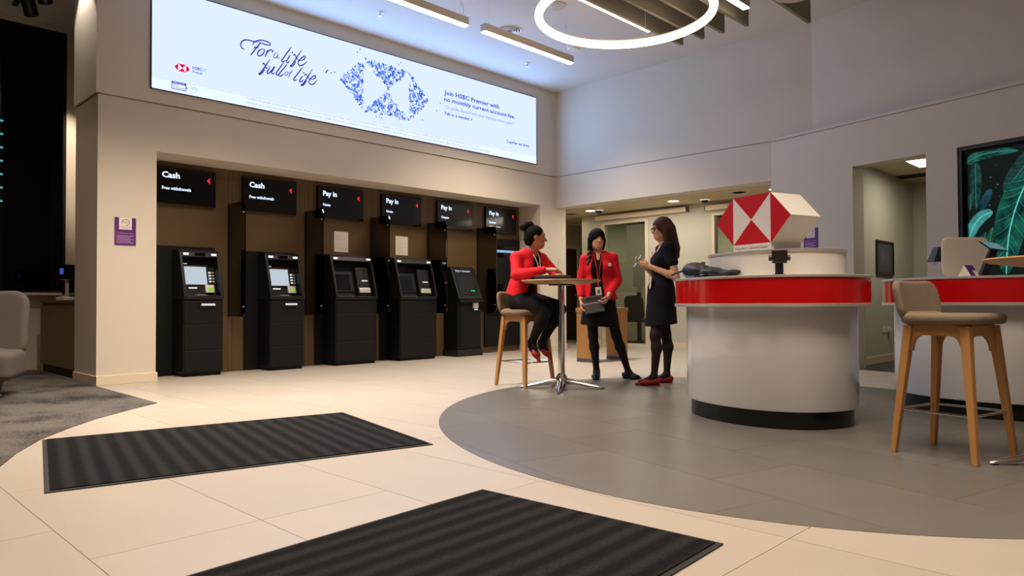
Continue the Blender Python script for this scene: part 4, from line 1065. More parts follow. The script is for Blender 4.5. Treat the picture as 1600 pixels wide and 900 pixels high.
def bar_table(loc, rz, label, r=.385, foot=.42):
    g = empty('bar_table', (loc[0], loc[1], 0), rz, label=label, cat='table', group='round bar tables')
    obj('tabletop', MB().lathe([(0, 1.008), (r - .14, 1.008), (r - .03, 1.026), (r - .006, 1.034), (r, 1.041), (r - .004, 1.048), (0, 1.048)], seg=64), 'oakh', g, smooth=True)
    obj('mounting_plate', MB().lathe([(0, .996), (.12, .996), (.12, 1.008), (0, 1.008)], seg=32), 'black', g)
    obj('pole', MB().tube([(0, 0, .10), (0, 0, .996)], .032, 28), 'chrome', g, smooth=True)
    obj('hub', MB().lathe([(0, .045), (.05, .045), (.062, .07), (.055, .11), (.036, .14), (.034, .15)], seg=28), 'chrome', g, smooth=True)
    for k in range(4):
        a = k * PI / 2; c, s = math.cos(a), math.sin(a); rings = []
        for t, w, h, z in ((.03, .034, .034, .075), (.12, .032, .028, .065), (.28, .024, .017, .036), (foot - .02, .016, .010, .014), (foot, .008, .006, .012)):
            ring = []
            for q in range(10):
                f = 2 * PI * q / 10; ring.append((c * t - s * w * math.cos(f), s * t + c * w * math.cos(f), z + h * math.sin(f)))
            rings.append(ring)
        obj('foot', MB().loft(rings), 'chrome', g, smooth=True)
        obj('glide', MB().lathe([(0, 0), (.014, 0), (.014, .012), (0, .014)], (c * (foot - .03), s * (foot - .03)), 12), 'black', g)
    return g
bar_table((5.305, 4.535), R(36), 'round oak bar table with chrome base beside the seated woman')
bar_table((4.565, .516), R(130), 'round oak bar table cut by the right edge')
# wooden table in the wide opening
g = empty('wooden_table', (8.25, 6.28, 0), R(-3), label='wooden slab-leg table behind the woman with the braid', cat='table')
obj('tabletop', MB().box(-.40, .40, -.15, .15, .69, .755), 'oak', g, bevel=.003)
for x in (-.355, .29):
    l_ = obj('slab_leg', MB().box(x - .04, x + .10, -.14, .14, .05, .69), 'oak', g, bevel=.003)
    obj('plinth', MB().box(x - .04, x + .10, -.14, .14, 0, .05), 'ink', l_)
# chair and screen behind the glass
g = empty('office_chair', (12.45, 8.48, 0), R(180), label='black office chair behind the glazed partition', cat='chair')
obj('seat', sdf_mesh('seat', [slab((0, 0, .46), (.035, .24, .24), .1, .03, rotm(0, R(90), 0))], .014, ['black']), None, g)
obj('backrest', sdf_mesh('backrest', [slab((.25, 0, .72), (.025, .23, .25), .12, .02, rotm(0, R(8), 0))], .014, ['black']), None, g)
for sx in (-1, 1):
    for sy in (-1, 1): obj('leg', MB().tube([(sx * .18, sy * .18, .44), (sx * .24, sy * .24, 0)], .012, 8), 'steel', g)
g = empty('monitor', (12.0, 8.24, 1.13), label='small dark monitor seen through the frosted glass', cat='screen')
obj('panel', MB().box(0, .03, -.12, .12, 0, .46), 'gloss', g, bevel=.004); obj('bracket', MB().box(.03, .06, -.03, .03, .1, .3), 'black', g)
obj('pedestal', MB().box(.01, .05, -.04, .04, -1.126, 0), 'black', g)

# ------------------------------------------------------------------ reception desks
DA, DB, DT = .485, .613, -.36
def oval_ring(off, z, n=96, sh=(0, 0), k=1.0):
    out = []
    for i in range(n):
        t = 2 * PI * i / n; c, s = math.cos(t), math.sin(t); e = 2 / 2.15
        x = (DA * k + off) * math.copysign(abs(c) ** e, c); y = (DB * k + off) * math.copysign(abs(s) ** e, s)
        out.append((x + sh[0], y + sh[1], z))
    return out
def desk(loc, rz, label):
    g = empty('reception_desk', (loc[0], loc[1], 0), rz, label=label, cat='desk')
    L = lambda prof, sh=(0, 0), k=1.0: MB().loft([oval_ring(o, z, 96, sh, k) for o, z in prof])
    obj('plinth', L([(-.01, .0017), (-.01, .115)]), 'gloss', g, smooth=True)
    obj('body', L([(.0, .115), (.015, .118), (.02, .13), (.02, .80)]), 'white', g, smooth=True)
    obj('lower_trim', L([(.10, .795), (.105, .797), (.105, .816), (.10, .818)]), 'steel', g, smooth=True)
    obj('red_band', L([(.098, .818), (.098, .985)]), 'red', g, smooth=True)
    obj('worktop', L([(.10, .985), (.105, .987), (.105, 1.0), (.10, 1.003)]), 'steel', g, smooth=True)
    return g
D1 = (5.036, 2.338); D2 = (6.44, 1.28)
d1 = desk(D1, DT, 'white oval reception desk with red band and hexagon emblem on top')
L = lambda prof, sh, k: MB().loft([oval_ring(o, z, 96, sh, k) for o, z in prof])
tsh = (.06, -.01)
ut = obj('upper_tier', L([(0, 1.003), (0, 1.163)], tsh, .83), 'whitem', d1, smooth=True)
obj('tier_top', L([(.004, 1.163), (.008, 1.165), (.008, 1.181), (.004, 1.183)], tsh, .83), 'steel', ut, smooth=True)
d2_ = desk(D2, DT, 'white oval desk with red band at the right edge')
# hexagon emblem
H0 = Vector((4.716, 2.297, 1.398)); HT = -.32
g = empty('hexagon_emblem', (H0.x, H0.y, 1.183), HT, label='red and white hexagon emblem block on the reception desk', cat='emblem')
h, wq, tp, Ld = .169, .171, .167, .285; zc = H0.z - 1.183
hv = [(wq + tp, 0), (wq, h), (-wq, h), (-wq - tp, 0), (-wq, -h), (wq, -h)]      # (lateral, z), lateral + = left in view
n = 6; mb = MB(); mb.add([(.004, y, zc + z) for y, z in hv] + [(Ld, y, zc + z) for y, z in hv], [tuple(range(6)), tuple(range(11, 5, -1))] + [(i, n + i, n + (i + 1) % n, (i + 1) % n) for i in range(6)])
obj('block', mb, 'whitem', g)
def facet(nm, m, pts): obj(nm, MB().add([(0, y, zc + z) for y, z in pts] + [(.004, y, zc + z) for y, z in pts], [(0, 1, 2), (5, 4, 3), (0, 3, 4, 1), (1, 4, 5, 2), (2, 5, 3, 0)]), m, g)
tl, tr_, br, bl_, ce = (wq, h), (-wq, h), (-wq, -h), (wq, -h), (0, 0)
facet('red_facet', 'logored', [(wq + tp, 0), tl, bl_]); facet('red_facet', 'logored', [(-wq - tp, 0), br, tr_])
facet('red_facet', 'logored', [tl, tr_, ce]); facet('red_facet', 'logored', [bl_, ce, br])
facet('white_facet', 'whitem', [tl, ce, bl_]); facet('white_facet', 'whitem', [tr_, br, ce])
obj('base_plate', MB().box(.0, Ld, -wq - .0, wq, 0, zc - h + .002), 'whitem', g)
txt('Welcome to Centenary Square', 'ink', plane_mtx((-.0015, wq - .015, .012), (0, -1, 0)), g, 'lettering', .30, .02)
# card terminal
g = empty('card_terminal', (4.575, 2.04, 1.003), R(30), label='dark card terminal on a stand on the reception desk', cat='card terminal')
obj('post', MB().tube([(0, 0, .006), (0, 0, .085)], .026, 20), 'black', g, smooth=True)
obj('base', MB().lathe([(0, 0), (.04, 0), (.04, .006), (0, .006)], seg=24), 'black', g)
obj('cradle', MB().hexa([(-.03, -.045, .075), (.03, -.045, .085), (.03, .045, .085), (-.03, .045, .075)], [(-.045, -.05, .155), (-.01, -.05, .165), (-.01, .05, .165), (-.045, .05, .155)]), 'maroon', g, bevel=.006)
for s in (-1, 1): obj('side_clip', MB().tube([(-.02, s * .048, .11), (-.02, s * .066, .11)], .018, 12), 'black', g, smooth=True)
obj('screen', MB().hexa([(-.048, -.04, .10), (-.042, -.04, .10), (-.042, .04, .10), (-.048, .04, .10)], [(-.056, -.04, .15), (-.05, -.04, .15), (-.05, .04, .15), (-.056, .04, .15)]), 'gloss', g)
# folded black coat or bag
cp = [ell((-.02, .15, .055), (.085, .12, .066), rotm(.1, .1, .2), .03), ell((.0, .0, .035), (.08, .14, .042), rotm(0, .1, -.1), .03), ell((.02, -.14, .022), (.06, .13, .026), rotm(-.12, 0, .1), .03),
      ell((-.05, .09, .06), (.05, .07, .035), None, .02), cap((.03, .2, .06), (-.05, .02, .075), .02, .015), cap((-.04, .22, .02), (-.06, .02, .03), .022, .02), cap((.05, .05, .05), (.03, -.2, .03), .014, .01), cap((-.07, .2, .07), (.0, .05, .085), .012, .008, .012), cap((-.02, .12, .088), (.03, -.06, .068), .010, .006, .012), cap((-.07, .05, .05), (-.03, -.12, .045), .012, .008, .012), cap((-.05, .24, .06), (.04, .13, .118), .011, .008, .012), cap((-.04, -.02, .062), (-.01, -.2, .035), .008, .005, .01), cap((-.085, .14, .03), (-.07, -.02, .03), .012, .01, .012), half((0, 0, -1), 0)]
g = empty('folded_coat', (4.74, 2.62, 1.0035), R(-24), label='folded black coat lying on the left end of the reception desk', cat='coat')
obj('cloth', sdf_mesh('cloth', cp, .008, ['coatblk']), None, g)
obj('strap', MB().tube(catmull([(-.1, .2, .03), (-.11, .12, .012), (-.1, .02, .015), (-.06, -.06, .03)], 5), .007, 8), 'gloss', g, smooth=True)
tag(obj('umbrella_stick', MB().tube([(4.70, 2.93, 1.03), (4.80, 2.82, 1.09), (4.86, 2.75, 1.125)], .008, 10), 'black', smooth=True), 'thin black stick leaning over the folded coat', 'stick')
# things on the right desk
def loc2(x, y, z): c, s = math.cos(DT), math.sin(DT); return (D2[0] + x * c - y * s, D2[1] + x * s + y * c, z)
M['panelgrey'] = mat('frosted_panel', (196, 188, 176), .5)
VF = R(44.4)      # these items face the entrance
g = empty('desk_screen', (6.36, 1.375, 1.0035), VF, label='pale frosted desk divider panel on the right desk', cat='divider')
obj('panel', sdf_mesh('panel', [slab((0, 0, .16), (.012, .18, .152), .05, .01)], .0055, ['panelgrey']), None, g)
for y in (-.1, .1): obj('foot', MB().box(-.04, .04, y - .02, y + .02, 0, .01), 'steel', g)
g = empty('tablet_holder', (6.31, 1.56, 1.0035), VF, label='black tablet hood left of the frosted desk divider', cat='tablet stand')
obj('hood', MB().hexa([(-.05, -.04, .13), (.05, -.04, .13), (.05, .045, .13), (-.05, .05, .13)], [(-.02, -.04, .245), (.05, -.04, .245), (.05, -.005, .245), (-.02, -.01, .245)]), 'black', g, bevel=.004)
obj('stem', MB().tube([(.03, -.075, .006), (.03, -.075, .15), (.03, -.03, .2)], .008), 'steel', g); obj('base', MB().box(.0, .09, -.12, .01, 0, .006), 'black', g)
obj('cord', MB().tube([(.0, .0, .13), (.0, .0, .115), (.0, .018, .115), (.0, .02, .13)], .003, 6), 'steel', g)
g = empty('tent_card', (6.06, 1.29, 1.0035), R(75), label='small purple and white tent card on the right desk', cat='card')
obj('front', MB().hexa([(-.05, -.055, 0), (-.048, -.055, 0), (-.048, .055, 0), (-.05, .055, 0)], [(-.001, -.055, .085), (.001, -.055, .085), (.001, .055, .085), (-.001, .055, .085)]), 'purple', g)
obj('back', MB().hexa([(.048, -.055, 0), (.05, -.055, 0), (.05, .055, 0), (.048, .055, 0)], [(-.001, -.055, .085), (.001, -.055, .085), (.001, .055, .085), (-.001, .055, .085)]), 'paper', g)
obj('end_flap', MB().add([(-.049, .055, 0), (.049, .055, 0), (0, .055, .085), (-.049, .053, 0), (.049, .053, 0), (0, .053, .085)], [(0, 1, 2), (5, 4, 3), (0, 3, 4, 1), (1, 4, 5, 2), (2, 5, 3, 0)]), 'paper', g)
obj('white_field', MB().hexa([(-.0515, -.045, .006), (-.049, -.045, .006), (-.049, -.005, .006), (-.0515, -.005, .006)], [(-.0275, -.045, .046), (-.025, -.045, .046), (-.025, -.005, .046), (-.0275, -.005, .046)]), 'paper', g)
g = empty('tablet_stand', (6.19, 1.205, 1.0035), VF, label='tablet on a slanted black stand on the right desk', cat='tablet stand')
obj('base', MB().box(-.07, .07, -.14, .06, 0, .008), 'black', g, bevel=.003)
obj('arm', MB().hexa([(-.02, .0, .008), (.02, .0, .008), (.02, .055, .008), (-.02, .055, .008)], [(-.01, -.085, .20), (.02, -.085, .20), (.02, -.03, .20), (-.01, -.03, .20)]), 'black', g, bevel=.004)
tb = obj('tablet', MB().hexa([(-.05, -.13, .185), (-.04, -.13, .18), (-.04, .005, .20), (-.05, .005, .205)], [(.03, -.105, .245), (.04, -.105, .24), (.04, .03, .26), (.03, .03, .265)]), 'black', g, bevel=.003)
obj('screen', MB().hexa([(-.047, -.122, .1925), (-.046, -.122, .192), (-.046, -.002, .209), (-.047, -.002, .2095)], [(.024, -.100, .2465), (.025, -.100, .246), (.025, .022, .264), (.024, .022, .2645)]), M.setdefault('tabscr', emis('tablet_screen', (.10, .20, .22), 1.0)), tb)

# ------------------------------------------------------------------ people
def v3(*a): return np.array(a, float)
def unit(a): a = np.array(a, float); return a / np.linalg.norm(a)
def hand(w, d, n, th, curl=.6, lab=0, sc=1.0, tcurl=.5):
    d, n, th = unit(d), unit(n), unit(th); w = v3(*w); P = []
    P.append(cap(w - d * .02, w + d * .03, .021 * sc, .026 * sc, .012, lab, (n, .62)))
    P.append(cap(w + d * .03, w + d * .072, .030 * sc, .032 * sc, .014, lab, (n, .5)))
    for i, (o, ln) in enumerate(((.026, .072), (.009, .080), (-.009, .074), (-.026, .058))):
        p = w + d * (.078 - .006 * (i == 3)) * sc + th * o * sc; ang = .15 + .05 * i
        r = (.0088, .009, .0086, .0078)[i] * sc
        for q, (fr, da) in enumerate(((.44, curl * .55), (.32, curl * .9), (.26, curl * .6))):
            ang += da; e = p + (d * math.cos(ang) + n * math.sin(ang)) * ln * fr * sc
            P.append(cap(p, e, r, r * .93, .0035, lab)); p = e; r *= .93
    p = w + d * .028 * sc + th * .024 * sc; e = p + unit(d * .62 + th * .65 + n * .35) * .036 * sc
    P.append(cap(p, e, .0125 * sc, .0105 * sc, .008, lab)); e2 = e + unit(d * (.9 - tcurl * .3) + n * (.3 + tcurl * .5) - th * tcurl * .3) * .034 * sc
    P.append(cap(e, e2, .0102 * sc, .008 * sc, .004, lab))
    return P
def head(c, Rh, lab=0, lip=2, ew=3, ed=4, s=1.0):
    c = v3(*c); p = lambda *v: c + Rh @ (v3(*v) * s); E = lambda v, r, k, l: ell(p(*v), np.array(r) * s, Rh, k, l)
    P = [E((-.014, 0, .03), (.094, .074, .086), .02, lab), E((.026, 0, -.03), (.062, .060, .082), .03, lab), E((.052, 0, -.084), (.032, .034, .028), .03, lab),
         E((.02, .035, -.06), (.045, .022, .04), .02, lab), E((.02, -.035, -.06), (.045, .022, .04), .02, lab),
         E((.062, .034, -.028), (.022, .02, .02), .015, lab), E((.062, -.034, -.028), (.022, .02, .02), .015, lab),
         E((.072, 0, .03), (.018, .05, .016), .015, lab),
         cap(p(.082, 0, .008), p(.104, 0, -.03), .008 * s, .0115 * s, .012, lab), E((.092, .010, -.033), (.009, .007, .006), .006, lab), E((.092, -.010, -.033), (.009, .007, .006), .006, lab),
         E((-.008, .073, -.008), (.017, .008, .026), .008, lab), E((-.008, -.073, -.008), (.017, .008, .026), .008, lab)]
    for sg in (1, -1):
        P.append(E((.077, .030 * sg, .004), (.011, .0135, .0062), .003, ew)); P.append(E((.0835, .029 * sg, .004), (.0072, .0082, .0072), .001, ed))
        P.append(cap(p(.088, .014 * sg, .023), p(.078, .046 * sg, .026), .0055 * s, .004 * s, .002, ed))
    P.append(E((.0845, 0, -.057), (.0095, .019, .0045), .004, lip)); P.append(E((.0838, 0, -.0645), (.0098, .015, .005), .004, lip))
    return P
def leg(hip, knee, ank, toe, lab=1, s=1.0, back=(-1, 0, 0)):
    hip, knee, ank, toe = (v3(*q) for q in (hip, knee, ank, toe)); m = knee + (ank - knee) * .32 + v3(*back) * .018
    return [cap(hip, knee, .082 * s, .051 * s, .03, lab), cap(knee, m, .049 * s, .052 * s, .03, lab), cap(m, ank, .05 * s, .031 * s, .03, lab),
            cap(ank, ank + (toe - ank) * .25 - v3(0, 0, .03), .033 * s, .034 * s, .02, lab), cap(ank + v3(0, 0, -.02), toe, .033 * s, .022 * s, .02, lab, ((0, 0, 1), .85))]
def arm(sh, el, wr, lab=0, s=1.0, infl=0.0, k=.02):
    sh, el, wr = (v3(*q) for q in (sh, el, wr)); m = el + (wr - el) * .3
    return [cap(sh, el, .041 * s + infl, .035 * s + infl, k, lab), cap(el, m, .037 * s + infl, .036 * s + infl, k, lab), cap(m, wr, .036 * s + infl, .024 * s + infl, k, lab)]
def torso(pel, wai, che, sL, sR, neck, hd, lab=0, infl=0.0, fd=(1, 0, 0), bust=True, s=1.0):
    pel, wai, che, sL, sR, neck, hd = (v3(*q) for q in (pel, wai, che, sL, sR, neck, hd)); F_ = v3(*fd)
    P = [cap(pel - v3(0, 0, .03), pel + v3(0, 0, .05), .152 * s + infl, .145 * s + infl, .04, lab, (F_, .70)), cap(pel, wai, .145 * s + infl, .112 * s + infl, .04, lab, (F_, .70)),
         cap(wai, che, .112 * s + infl, .132 * s + infl, .04, lab, (F_, .72)), cap(che, che + (neck - che) * .55, .132 * s + infl, .11 * s + infl, .04, lab, (F_, .68)),
         cap(sL, sR, .042 + infl, .042 + infl, .03, lab), cap(sL, neck, .036 + infl, .036 + infl, .03, lab), cap(sR, neck, .036 + infl, .036 + infl, .03, lab)]
    if bust:
        lt = unit(sL - sR); P += [ell(che + F_ * .075 + lt * .062 - v3(0, 0, .01), np.array([.045, .058, .055]) + infl * .6, None, .04, lab), ell(che + F_ * .075 - lt * .062 - v3(0, 0, .01), np.array([.045, .058, .055]) + infl * .6, None, .04, lab)]
    return P
def neckp(neck, hd, lab=0): return [cap(v3(*neck) - v3(0, 0, .02), v3(*hd) + v3(-.005, 0, -.06), .05, .045, .025, lab)]
def shoe(heel, toe, m, parent, up=(0, 0, 1), heelh=.018):
    # flat court shoe: heel and toe are points on the sole line
    heel, toe, up = v3(*heel), v3(*toe), unit(up); ax = unit(toe - heel); L_ = np.linalg.norm(toe - heel); up = unit(up - ax * (up @ ax))
    at_ = lambda t, z: heel + ax * (t * L_) + up * z
    P = [cap(at_(.14, .038), at_(.6, .03), .037, .042, .02, 0, (up, .8)), cap(at_(.6, .028), at_(.93, .018), .042, .022, .02, 0, (up, .62)), cap(at_(.1, .05), at_(.2, .05), .031, .033, .02, 0),
         ell(at_(.36, .085), np.array([.085, .032, .05]), np.stack([ax, np.cross(up, ax), up], 1), 0, 0, 's'),
         cap(at_(.1, .006), at_(.18, .006), .026, .026, .004), half(-up, -(heel @ up))]
    obj('shoe', sdf_mesh('shoe', P, .0055, [m]), None, parent)
def rz3(a): return rotm(0, 0, a)

# --- standing woman in a black dress with a phone, facing left
g = empty('person', (6.275, 4.03, 0), R(136), label='standing woman in short-sleeved black dress, glasses and long brown hair, holding a phone', cat='person')
hc = (-.012, .0, 1.572); Rh = rotm(0, R(4), R(6)); nk = (-.035, 0, 1.41)
pel, wai, che, sL, sR = (0, 0, .90), (-.015, 0, 1.08), (-.03, 0, 1.26), (-.05, .155, 1.375), (-.04, -.155, 1.375)
bp = torso(pel, wai, che, sL, sR, nk, hc, 0, -.012) + neckp(nk, hc) + head(hc, Rh)
bp += leg((.01, .085, .87), (.085, .085, .50), (.10, .09, .10), (.25, .10, .03)) + leg((-.01, -.085, .87), (-.065, -.09, .50), (-.075, -.105, .10), (.07, -.12, .03))
bp += arm(sL, (-.10, .205, 1.075), (.125, .085, 1.185)) + arm(sR, (-.01, -.20, 1.085), (.155, -.06, 1.20))
bp += hand((.14, .078, 1.19), (.85, -.35, .35), (.1, -.9, .25), (-.2, .1, .95), .75) + hand((.165, -.052, 1.205), (.8, .35, .35), (.1, .9, .25), (-.2, -.1, .95), .75)
obj('body', sdf_mesh('body', bp, .0065, ['skinC', 'tightsb', 'lips', 'eyew', 'eyed']), None, g)
dp = torso(pel, wai, che, sL, sR, nk, hc, 0, .006) + [cap((0, 0, .95), (.005, 0, .56), .158, .19, .04, 0, ((1, 0, 0), .86)),
      cap(sL, (-.075, .182, 1.225), .053, .053, .03), cap(sR, (-.03, -.182, 1.225), .053, .052, .03), half((-.10, 0, -1), -.597),
      ell((.045, 0, 1.42), (.07, .075, .10), None, 0, 0, 's'), cap((-.03, 0, 1.40), (-.03, 0, 1.6), .07, .09, 0, 0, None, 's')]
obj('dress', sdf_mesh('dress', dp, .0075, ['dress']), None, g)
c = v3(*hc); hp = [ell(c + Rh @ v3(-.014, 0, .024), (.108, .088, .106), Rh, .02), cap(c + v3(-.075, .035, -.0), c + v3(-.125, .05, -.20), .058, .046, .03), cap(c + v3(-.075, -.035, 0), c + v3(-.125, -.05, -.20), .058, .046, .03),
      cap(c + v3(-.02, .07, -.01), c + v3(-.035, .085, -.17), .032, .03, .03), cap(c + v3(-.035, .085, -.17), c + v3(.03, .085, -.235), .028, .012, .02), cap(c + v3(-.02, -.07, -.01), c + v3(-.035, -.09, -.2), .032, .026, .03),
      cap(c + v3(-.125, 0, -.2), c + v3(-.145, .02, -.275), .06, .03, .03, 0), ell(c + Rh @ v3(.120, 0, -.052), (.076, .10, .102), Rh, 0, 0, 's')]
obj('hair', sdf_mesh('hair', hp, .007, ['hairbr']), None, g)
gm = MB(); cr = lambda *v: tuple(c + Rh @ v3(*v))
for sg in (1, -1):
    gm.tube([cr(.096 - .004 * abs(math.cos(t)), sg * .033 + .025 * math.cos(t), .002 + .019 * math.sin(t)) for t in [2 * PI * k / 16 for k in range(16)]], .0032, 6, True)
    gm.tube([cr(.09, sg * .058, .008), cr(.04, sg * .074, .008), cr(-.01, sg * .078, .006)], .003, 6)
gm.tube([cr(.098, .009, .006), cr(.101, 0, .01), cr(.098, -.009, .006)], .003, 6)
obj('glasses', gm, 'black', g)
shoe((.045, .092, 0), (.295, .105, 0), 'shoered', g); shoe((-.135, -.105, 0), (.115, -.125, 0), 'shoered', g)
obj('badge', MB().box(.094, .10, .03, .075, 1.315, 1.335), 'paper', g); obj('badge_print', MB().box(.1, .1015, .03, .05, 1.315, 1.335), 'logored', g)
lm = MB().tube([(.02, .06, 1.42), (.085, .055, 1.30), (.105, .04, 1.15), (.118, .06, 1.08)], .004, 6); obj('lanyard', lm, 'purple', g)
obj('pass_card', MB().hexa([(.128, .03, .96), (.132, .03, .96), (.132, .10, .975), (.128, .10, .975)], [(.118, .045, 1.08), (.122, .045, 1.08), (.122, .11, 1.09), (.118, .11, 1.09)]), 'paper', g)
def to_world(e, p):
    a = e.rotation_euler.z; return (e.location.x + p[0] * math.cos(a) - p[1] * math.sin(a), e.location.y + p[0] * math.sin(a) + p[1] * math.cos(a), p[2])
ph = empty('phone', to_world(g, (.245, .015, 1.245)), R(136), label='pale phone held in both hands of the woman in the black dress', cat='phone')
ph.rotation_euler = (0, R(-32), R(136))
obj('case', MB().box(-.006, .003, -.036, .036, -.065, .075), 'phone', ph, bevel=.004); obj('screen', MB().box(-.0072, -.006, -.032, .032, -.06, .07), M.setdefault('phscr', emis('phone_screen', (.35, .5, .55), .6)), ph)

# --- standing woman in a red jacket, facing the viewer, with a folder
g = empty('person', (6.255, 4.815, 0), R(217), label='standing woman in open red jacket with black fringe, side braid and grey folder', cat='person')
hc = (.0, -.012, 1.513); Rh = rotm(R(-4), R(-3), R(20)); nk = (-.02, .005, 1.355)
pel, wai, che, sL, sR = (-.01, .01, .875), (0, .005, 1.045), (0, .01, 1.21), (-.015, .158, 1.312), (-.015, -.138, 1.298)
bp = torso(pel, wai, che, sL, sR, nk, hc, 0, -.012) + neckp(nk, hc) + head(hc, Rh, s=.97)
bp += leg((0, -.075, .86), (.02, -.06, .47), (0, -.025, .09), (.13, -.035, .03)) + leg((0, .10, .86), (.03, .19, .475), (.0, .315, .085), (.07, .42, .03))
bp += arm(sL, (-.01, .205, 1.075), (.155, .115, .915)) + arm(sR, (-.02, -.19, 1.06), (.10, -.185, .865))
bp += hand((.165, .11, .90), (.35, -.45, -.8), (-.15, -.85, .4), (.9, -.1, .35), .9) + hand((.108, -.185, .845), (.25, .12, -.95), (.05, .95, .1), (.9, .0, .3), .55)
obj('body', sdf_mesh('body', bp, .0065, ['skinB', 'tights', 'lips', 'eyew', 'eyed']), None, g)
dp = torso(pel, wai, che, sL, sR, nk, hc, 0, .004) + [cap((-.005, .01, .92), (.0, -.005, .54), .158, .20, .04, 0, ((1, 0, 0), .74)), half((0, -.10, -1), -.57),
      ell((.075, .0, 1.385), (.07, .028, .10), None, 0, 0, 's'), cap((-.02, 0, 1.37), (-.02, 0, 1.6), .065, .09, 0, 0, None, 's')]
obj('dress', sdf_mesh('dress', dp, .0075, ['dress']), None, g)
jp = torso(pel, wai, che, sL, sR, nk, hc, 0, .014) + arm(sL, (-.01, .205, 1.075), (.125, .135, .945), infl=.011) + arm(sR, (-.02, -.19, 1.06), (.078, -.186, .91), infl=.011)
jp += [cap((0, .01, 1.0), (.0, .02, .86), .155, .188, .03, 0, ((1, 0, 0), .78)), cap((.125, -.010, 1.48), (.165, -.010, 1.22), .062, .066, 0, 0, ((1, 0, 0), 1.9), 's'), cap((.165, -.010, 1.22), (.21, -.012, .80), .066, .10, 0, 0, ((1, 0, 0), 1.75), 's'),
       cap((-.02, .0, 1.375), (.02, .0, 1.6), .062, .10, 0, 0, None, 's'), half((0, 0, -1), -.862)]
# sleeves hang below the hem, so they are added again after the hem cut
jp += arm(sL, (-.01, .205, 1.075), (.125, .135, .945), infl=.011) + arm(sR, (-.02, -.19, 1.06), (.078, -.186, .91), infl=.011)
obj('jacket', sdf_mesh('jacket', jp, .0075, ['jacket']), None, g)
c = v3(*hc); hp = [ell(c + Rh @ v3(-.012, 0, .028), (.112, .089, .105), Rh, .02), cap(c + Rh @ v3(.0, .078, .0), c + Rh @ v3(.01, .07, -.095), .026, .018, .02), cap(c + Rh @ v3(.0, -.078, .0), c + Rh @ v3(.015, -.08, -.10), .028, .026, .02),
      cap(c + Rh @ v3(-.06, 0, -.02), c + Rh @ v3(-.06, 0, -.11), .065, .05, .03), ell(c + Rh @ v3(.118, 0, -.048), (.072, .058, .084), Rh, 0, 0, 's')]
obj('hair', sdf_mesh('hair', hp, .0065, ['hairb']), None, g)
br_ = [ell((.035 + .006 * i, -.088 - .002 * i + .007 * (-1) ** i, 1.435 - .026 * i), (.026, .024 - .0008 * i, .022), None, .006) for i in range(8)] + [cap((.085, -.10, 1.235), (.09, -.10, 1.19), .02, .008, .008)]
obj('braid', sdf_mesh('braid', br_, .0055, ['hairbd']), None, g)
shoe((-.075, -.02, 0), (.16, -.04, 0), 'shoeblk', g, (0, 0, 1)); shoe((-.06, .262, 0), (.08, .445, 0), 'shoeblk', g, (0, 0, 1))
lm = MB(); lm.tube([(.04, .05, 1.375), (.10, .038, 1.30), (.138, .018, 1.20), (.138, .008, 1.08), (.128, .004, .995)], .005, 6); lm.tube([(.04, -.045, 1.375), (.10, -.034, 1.30), (.138, -.012, 1.20), (.138, -.004, 1.08), (.128, .0, .995)], .005, 6)
obj('lanyard', lm, 'lanyard', g)
pc_ = obj('pass_card', MB().hexa([(.135, -.022, .905), (.139, -.022, .905), (.139, .038, .915), (.135, .038, .915)], [(.122, -.032, .99), (.126, -.032, .99), (.126, .028, 1.0), (.122, .028, 1.0)]), 'paper', g)
obj('pass_photo', MB().hexa([(.1395, -.006, .925), (.1405, -.006, .925), (.1405, .02, .93), (.1395, .02, .93)], [(.131, -.01, .965), (.132, -.01, .965), (.132, .016, .97), (.131, .016, .97)]), 'ink', pc_)
obj('badge', MB().lathe([(0, 0), (.02, 0), (.02, .004), (0, .004)], seg=18).xf(Matrix.Translation((.118, .125, 1.235)) @ Matrix.Rotation(R(90), 4, 'Y')), 'paper', g)
fo = empty('folder', to_world(g, (.168, -.045, .80)), R(217), label='grey zipped folder held in front by the woman with the braid', cat='folder')
fo.rotation_euler = (R(9), R(-14), R(217))
obj('cover', MB().box(-.008, .012, -.105, .105, -.085, .105), 'folder', fo, bevel=.006); obj('flap', MB().box(.012, .016, -.10, .10, .03, .10), 'folder', fo, bevel=.002)
obj('band', MB().box(.016, .018, -.075, .075, .05, .085), 'black', fo); obj('zip', MB().box(.012, .015, -.10, .10, .018, .024), 'steel', fo)

# --- seated woman in a red jacket on the bar stool
g = empty('person', (5.285, 5.0, 0), R(-90), label='seated woman in red jacket with black bun, writing at the bar table', cat='person')
hc = (.125, .035, 1.487); Rh = rotm(0, R(2), R(46)); nk = (.075, .02, 1.335)
pel, wai, che, sL, sR = (-.03, 0, .875), (-.01, 0, 1.02), (.035, .01, 1.19), (.095, .150, 1.275), (.025, -.148, 1.278)
bp = torso(pel, wai, che, sL, sR, nk, hc, 0, -.012, s=1.04) + neckp(nk, hc) + head(hc, Rh)
bp += leg((.0, -.09, .845), (.37, -.085, .765), (.165, -.075, .44), (.235, -.085, .315), s=1.2, back=(-.6, 0, -.6)) + leg((.0, .09, .845), (.36, .12, .765), (.15, .085, .43), (.235, .075, .315), s=1.2, back=(-.6, 0, -.6))
bp += arm(sL, (.24, .21, 1.11), (.405, .06, 1.105)) + arm(sR, (.10, -.225, 1.10), (.335, -.055, 1.15))
bp += hand((.35, -.045, 1.153), (.85, .45, -.05), (-.2, .25, -.95), (-.25, .9, .2), .75) + hand((.415, .05, 1.10), (.6, -.8, -.1), (-.2, .0, -.95), (-.75, -.5, .2), .55)
obj('body', sdf_mesh('body', bp, .0065, ['skinA', 'tights', 'lips', 'eyew', 'eyed']), None, g)
